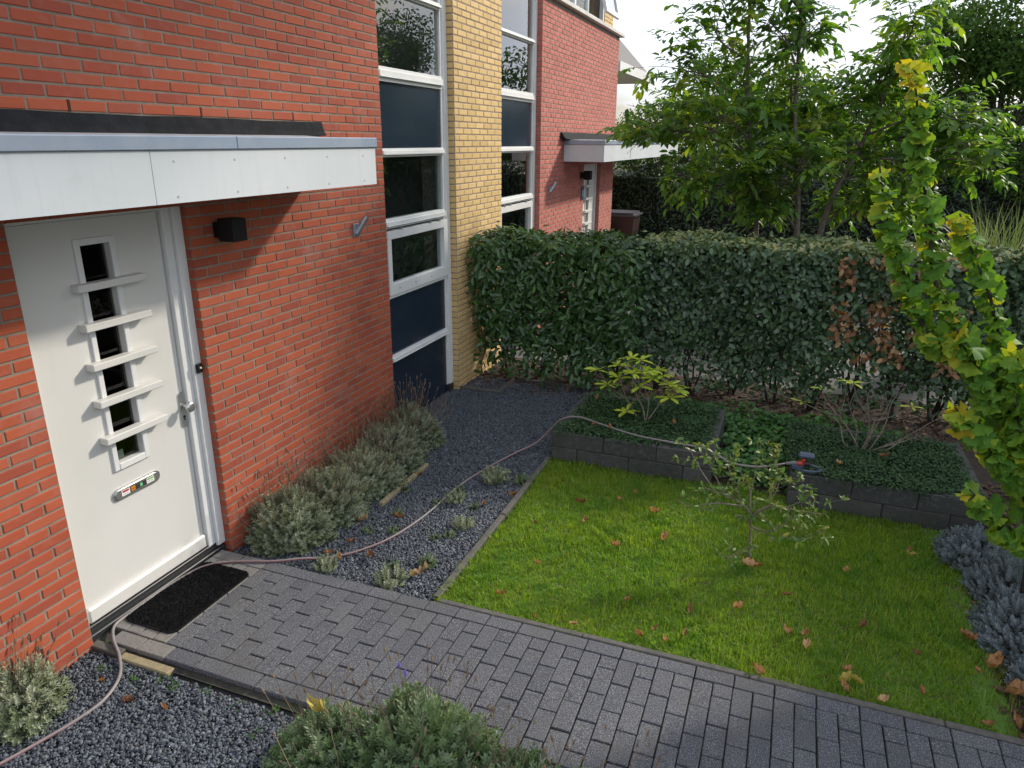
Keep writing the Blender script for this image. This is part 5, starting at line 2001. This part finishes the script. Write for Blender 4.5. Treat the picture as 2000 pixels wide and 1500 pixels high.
# ------------------------------------------------------------------ fallen leaves
FLV = []
for k in range(6):
    V = []
    n = 9
    w = random.uniform(.26, .46)
    cu = random.uniform(.35, 1.0)
    for j in range(n):
        f = j / (n - 1)
        hw = w * math.sin(math.pi * (.06 + .9 * f)) ** .8 * (1 + .18 * math.sin(f * 21 + k))
        zc = cu * (f - .5) ** 2 * .8
        for s in (-1, 0, 1):
            V.append((s * hw * (.62 if s else 1) + random.uniform(-.03, .03), f - .5, zc + (abs(s) * cu * random.uniform(.15, .75) if s else 0) + random.uniform(-.03, .03)))
    F = []
    for j in range(n - 1):
        for s in (0, 1):
            a = j * 3 + s
            F.append((a, a + 1, a + 4, a + 3))
    FLV.append((np.array(V), np.array(F)))


def fallen(pts, size, mat, label, group, z, name='fallen_leaf'):
    meshes = [np_mesh(name, V, F, mat, np.full(len(V), q)) for (V, F), q in zip(FLV, np.linspace(.1, .95, 6))]
    for (x, y) in pts:
        o = bpy.data.objects.new(name, random.choice(meshes))
        C.objects.link(o)
        s = random.uniform(*size)
        o.scale = (s, s, s)
        o.location = (x, y, z + random.uniform(0, .008))
        o.rotation_euler = (random.uniform(-.35, .35), random.uniform(-.35, .35), random.uniform(0, 6.28))
        tag(o, label, 'leaf', group)


LAWN_LEAVES = [(2.06, -1.73), (2.23, -2.28), (1.85, -.48), (2.45, -.46), (2.36, -.62), (2.65, -.73), (2.09, -.78), (1.87, -1.23), (2.49, -1.32), (2.71, -1.91), (3.09, -1.87), (3.35, -1.75), (3.63, -1.49), (2.85, -2.22),
               (2.99, -2.21), (2.92, -2.13), (3.09, -2.12), (3.74, -1.87), (3.75, -1.97), (4.06, -1.66), (4.0, -1.06), (4.42, -.63), (4.32, -1.81), (3.95, -2.1), (3.5, -2.28), (4.11, -2.27), (3.94, -2.26), (3.65, -1.88),
               (4.61, -1.85), (4.58, -2.26), (2.46, -2.26), (1.96, -2.14), (4.3, -2.14), (2.8, -1.1), (2.2, -1.05)]
for test, lb in ((lambda x, y: y > -.9 and x < 3, 'dry brown leaf on the lawn just in front of the left planter'), (lambda x, y: y > -.9 and x >= 3, 'dry brown leaf on the lawn in front of the right planter'),
                 (lambda x, y: -.9 >= y > -1.8 and x < 2.6, 'dry brown leaf on the sunny left part of the lawn'), (lambda x, y: -.9 >= y > -1.8 and x >= 2.6, 'dry brown leaf on the lawn around or right of the lawn shrub'),
                 (lambda x, y: -1.8 >= y > -2.1, 'dry brown leaf on the lawn a hand or two from the path'), (lambda x, y: y <= -2.1 and x < 3.2, 'dry brown leaf on the lawn against the left half of the path edging'),
                 (lambda x, y: y <= -2.1 and x >= 3.2, 'dry brown leaf on the lawn against the right half of the path edging')):
    fallen([p for p in LAWN_LEAVES if test(*p)], (.045, .08), m_fall, lb, 'brown leaves on the lawn', .042)
fallen([(3.39, -1.25), (3.43, -1.22)], (.09, .11), m_fall, 'large brown fallen leaf at the foot of the lawn shrub', 'leaves under the lawn shrub', .05)
fallen([(.57, -1.52), (.63, -1.62), (.60, -.93), (.65, -.76), (.61, -1.03), (.95, -2.03), (.71, -1.91), (.85, -1.47), (1.53, -.82), (1.38, -1.06), (.65, -2.1), (.77, -2.13)], (.055, .085), m_fall,
       'orange brown fallen leaf on the gravel beside the wall lavenders', 'brown leaves on the wall side gravel', .02)
fallen([(1.37, -2.10)], (.13, .131), M('pale_fallen_leaf', (.42, .31, .19), (.32, .2, .1), 25, rough=.8, transl=.2), 'large pale curled leaf on the gravel near the paving border', None, .03)
fallen([(.27, -3.60), (.73, -3.63), (.52, -3.66), (.2, -4.28), (.9, -4.1)], (.045, .07), m_fall, 'small orange leaf on the gravel below the path edge', 'leaves on the gravel below the path', .02)
fallen([(4.75, -1.96), (4.62, -1.53), (4.72, -2.2), (4.8, -2.3), (4.70, -1.75)], (.09, .13), m_fall, 'large curled brown leaf at the foot of the blue grey lavenders', 'leaves along the right bed', .03)
fallen([(3.93, -2.2), (4.43, -.68), (4.0, -2.18)], (.06, .09), m_fall_y, 'pale yellow fallen leaf on the shaded side of the lawn', 'yellow leaves on the lawn', .045)
fallen([(1.95, .12), (2.1, .08), (3.95, .02), (4.3, .3), (2.6, .4), (1.8, .8)], (.05, .08), m_fall, 'reddish brown leaf lying on the planter ground cover', 'leaves on the planters', .35)
fallen([(1.66, -3.60)], (.10, .101), m_fall_y, 'yellow brown leaf caught on the small front lavender', None, .30)
print('objects', len(bpy.data.objects))
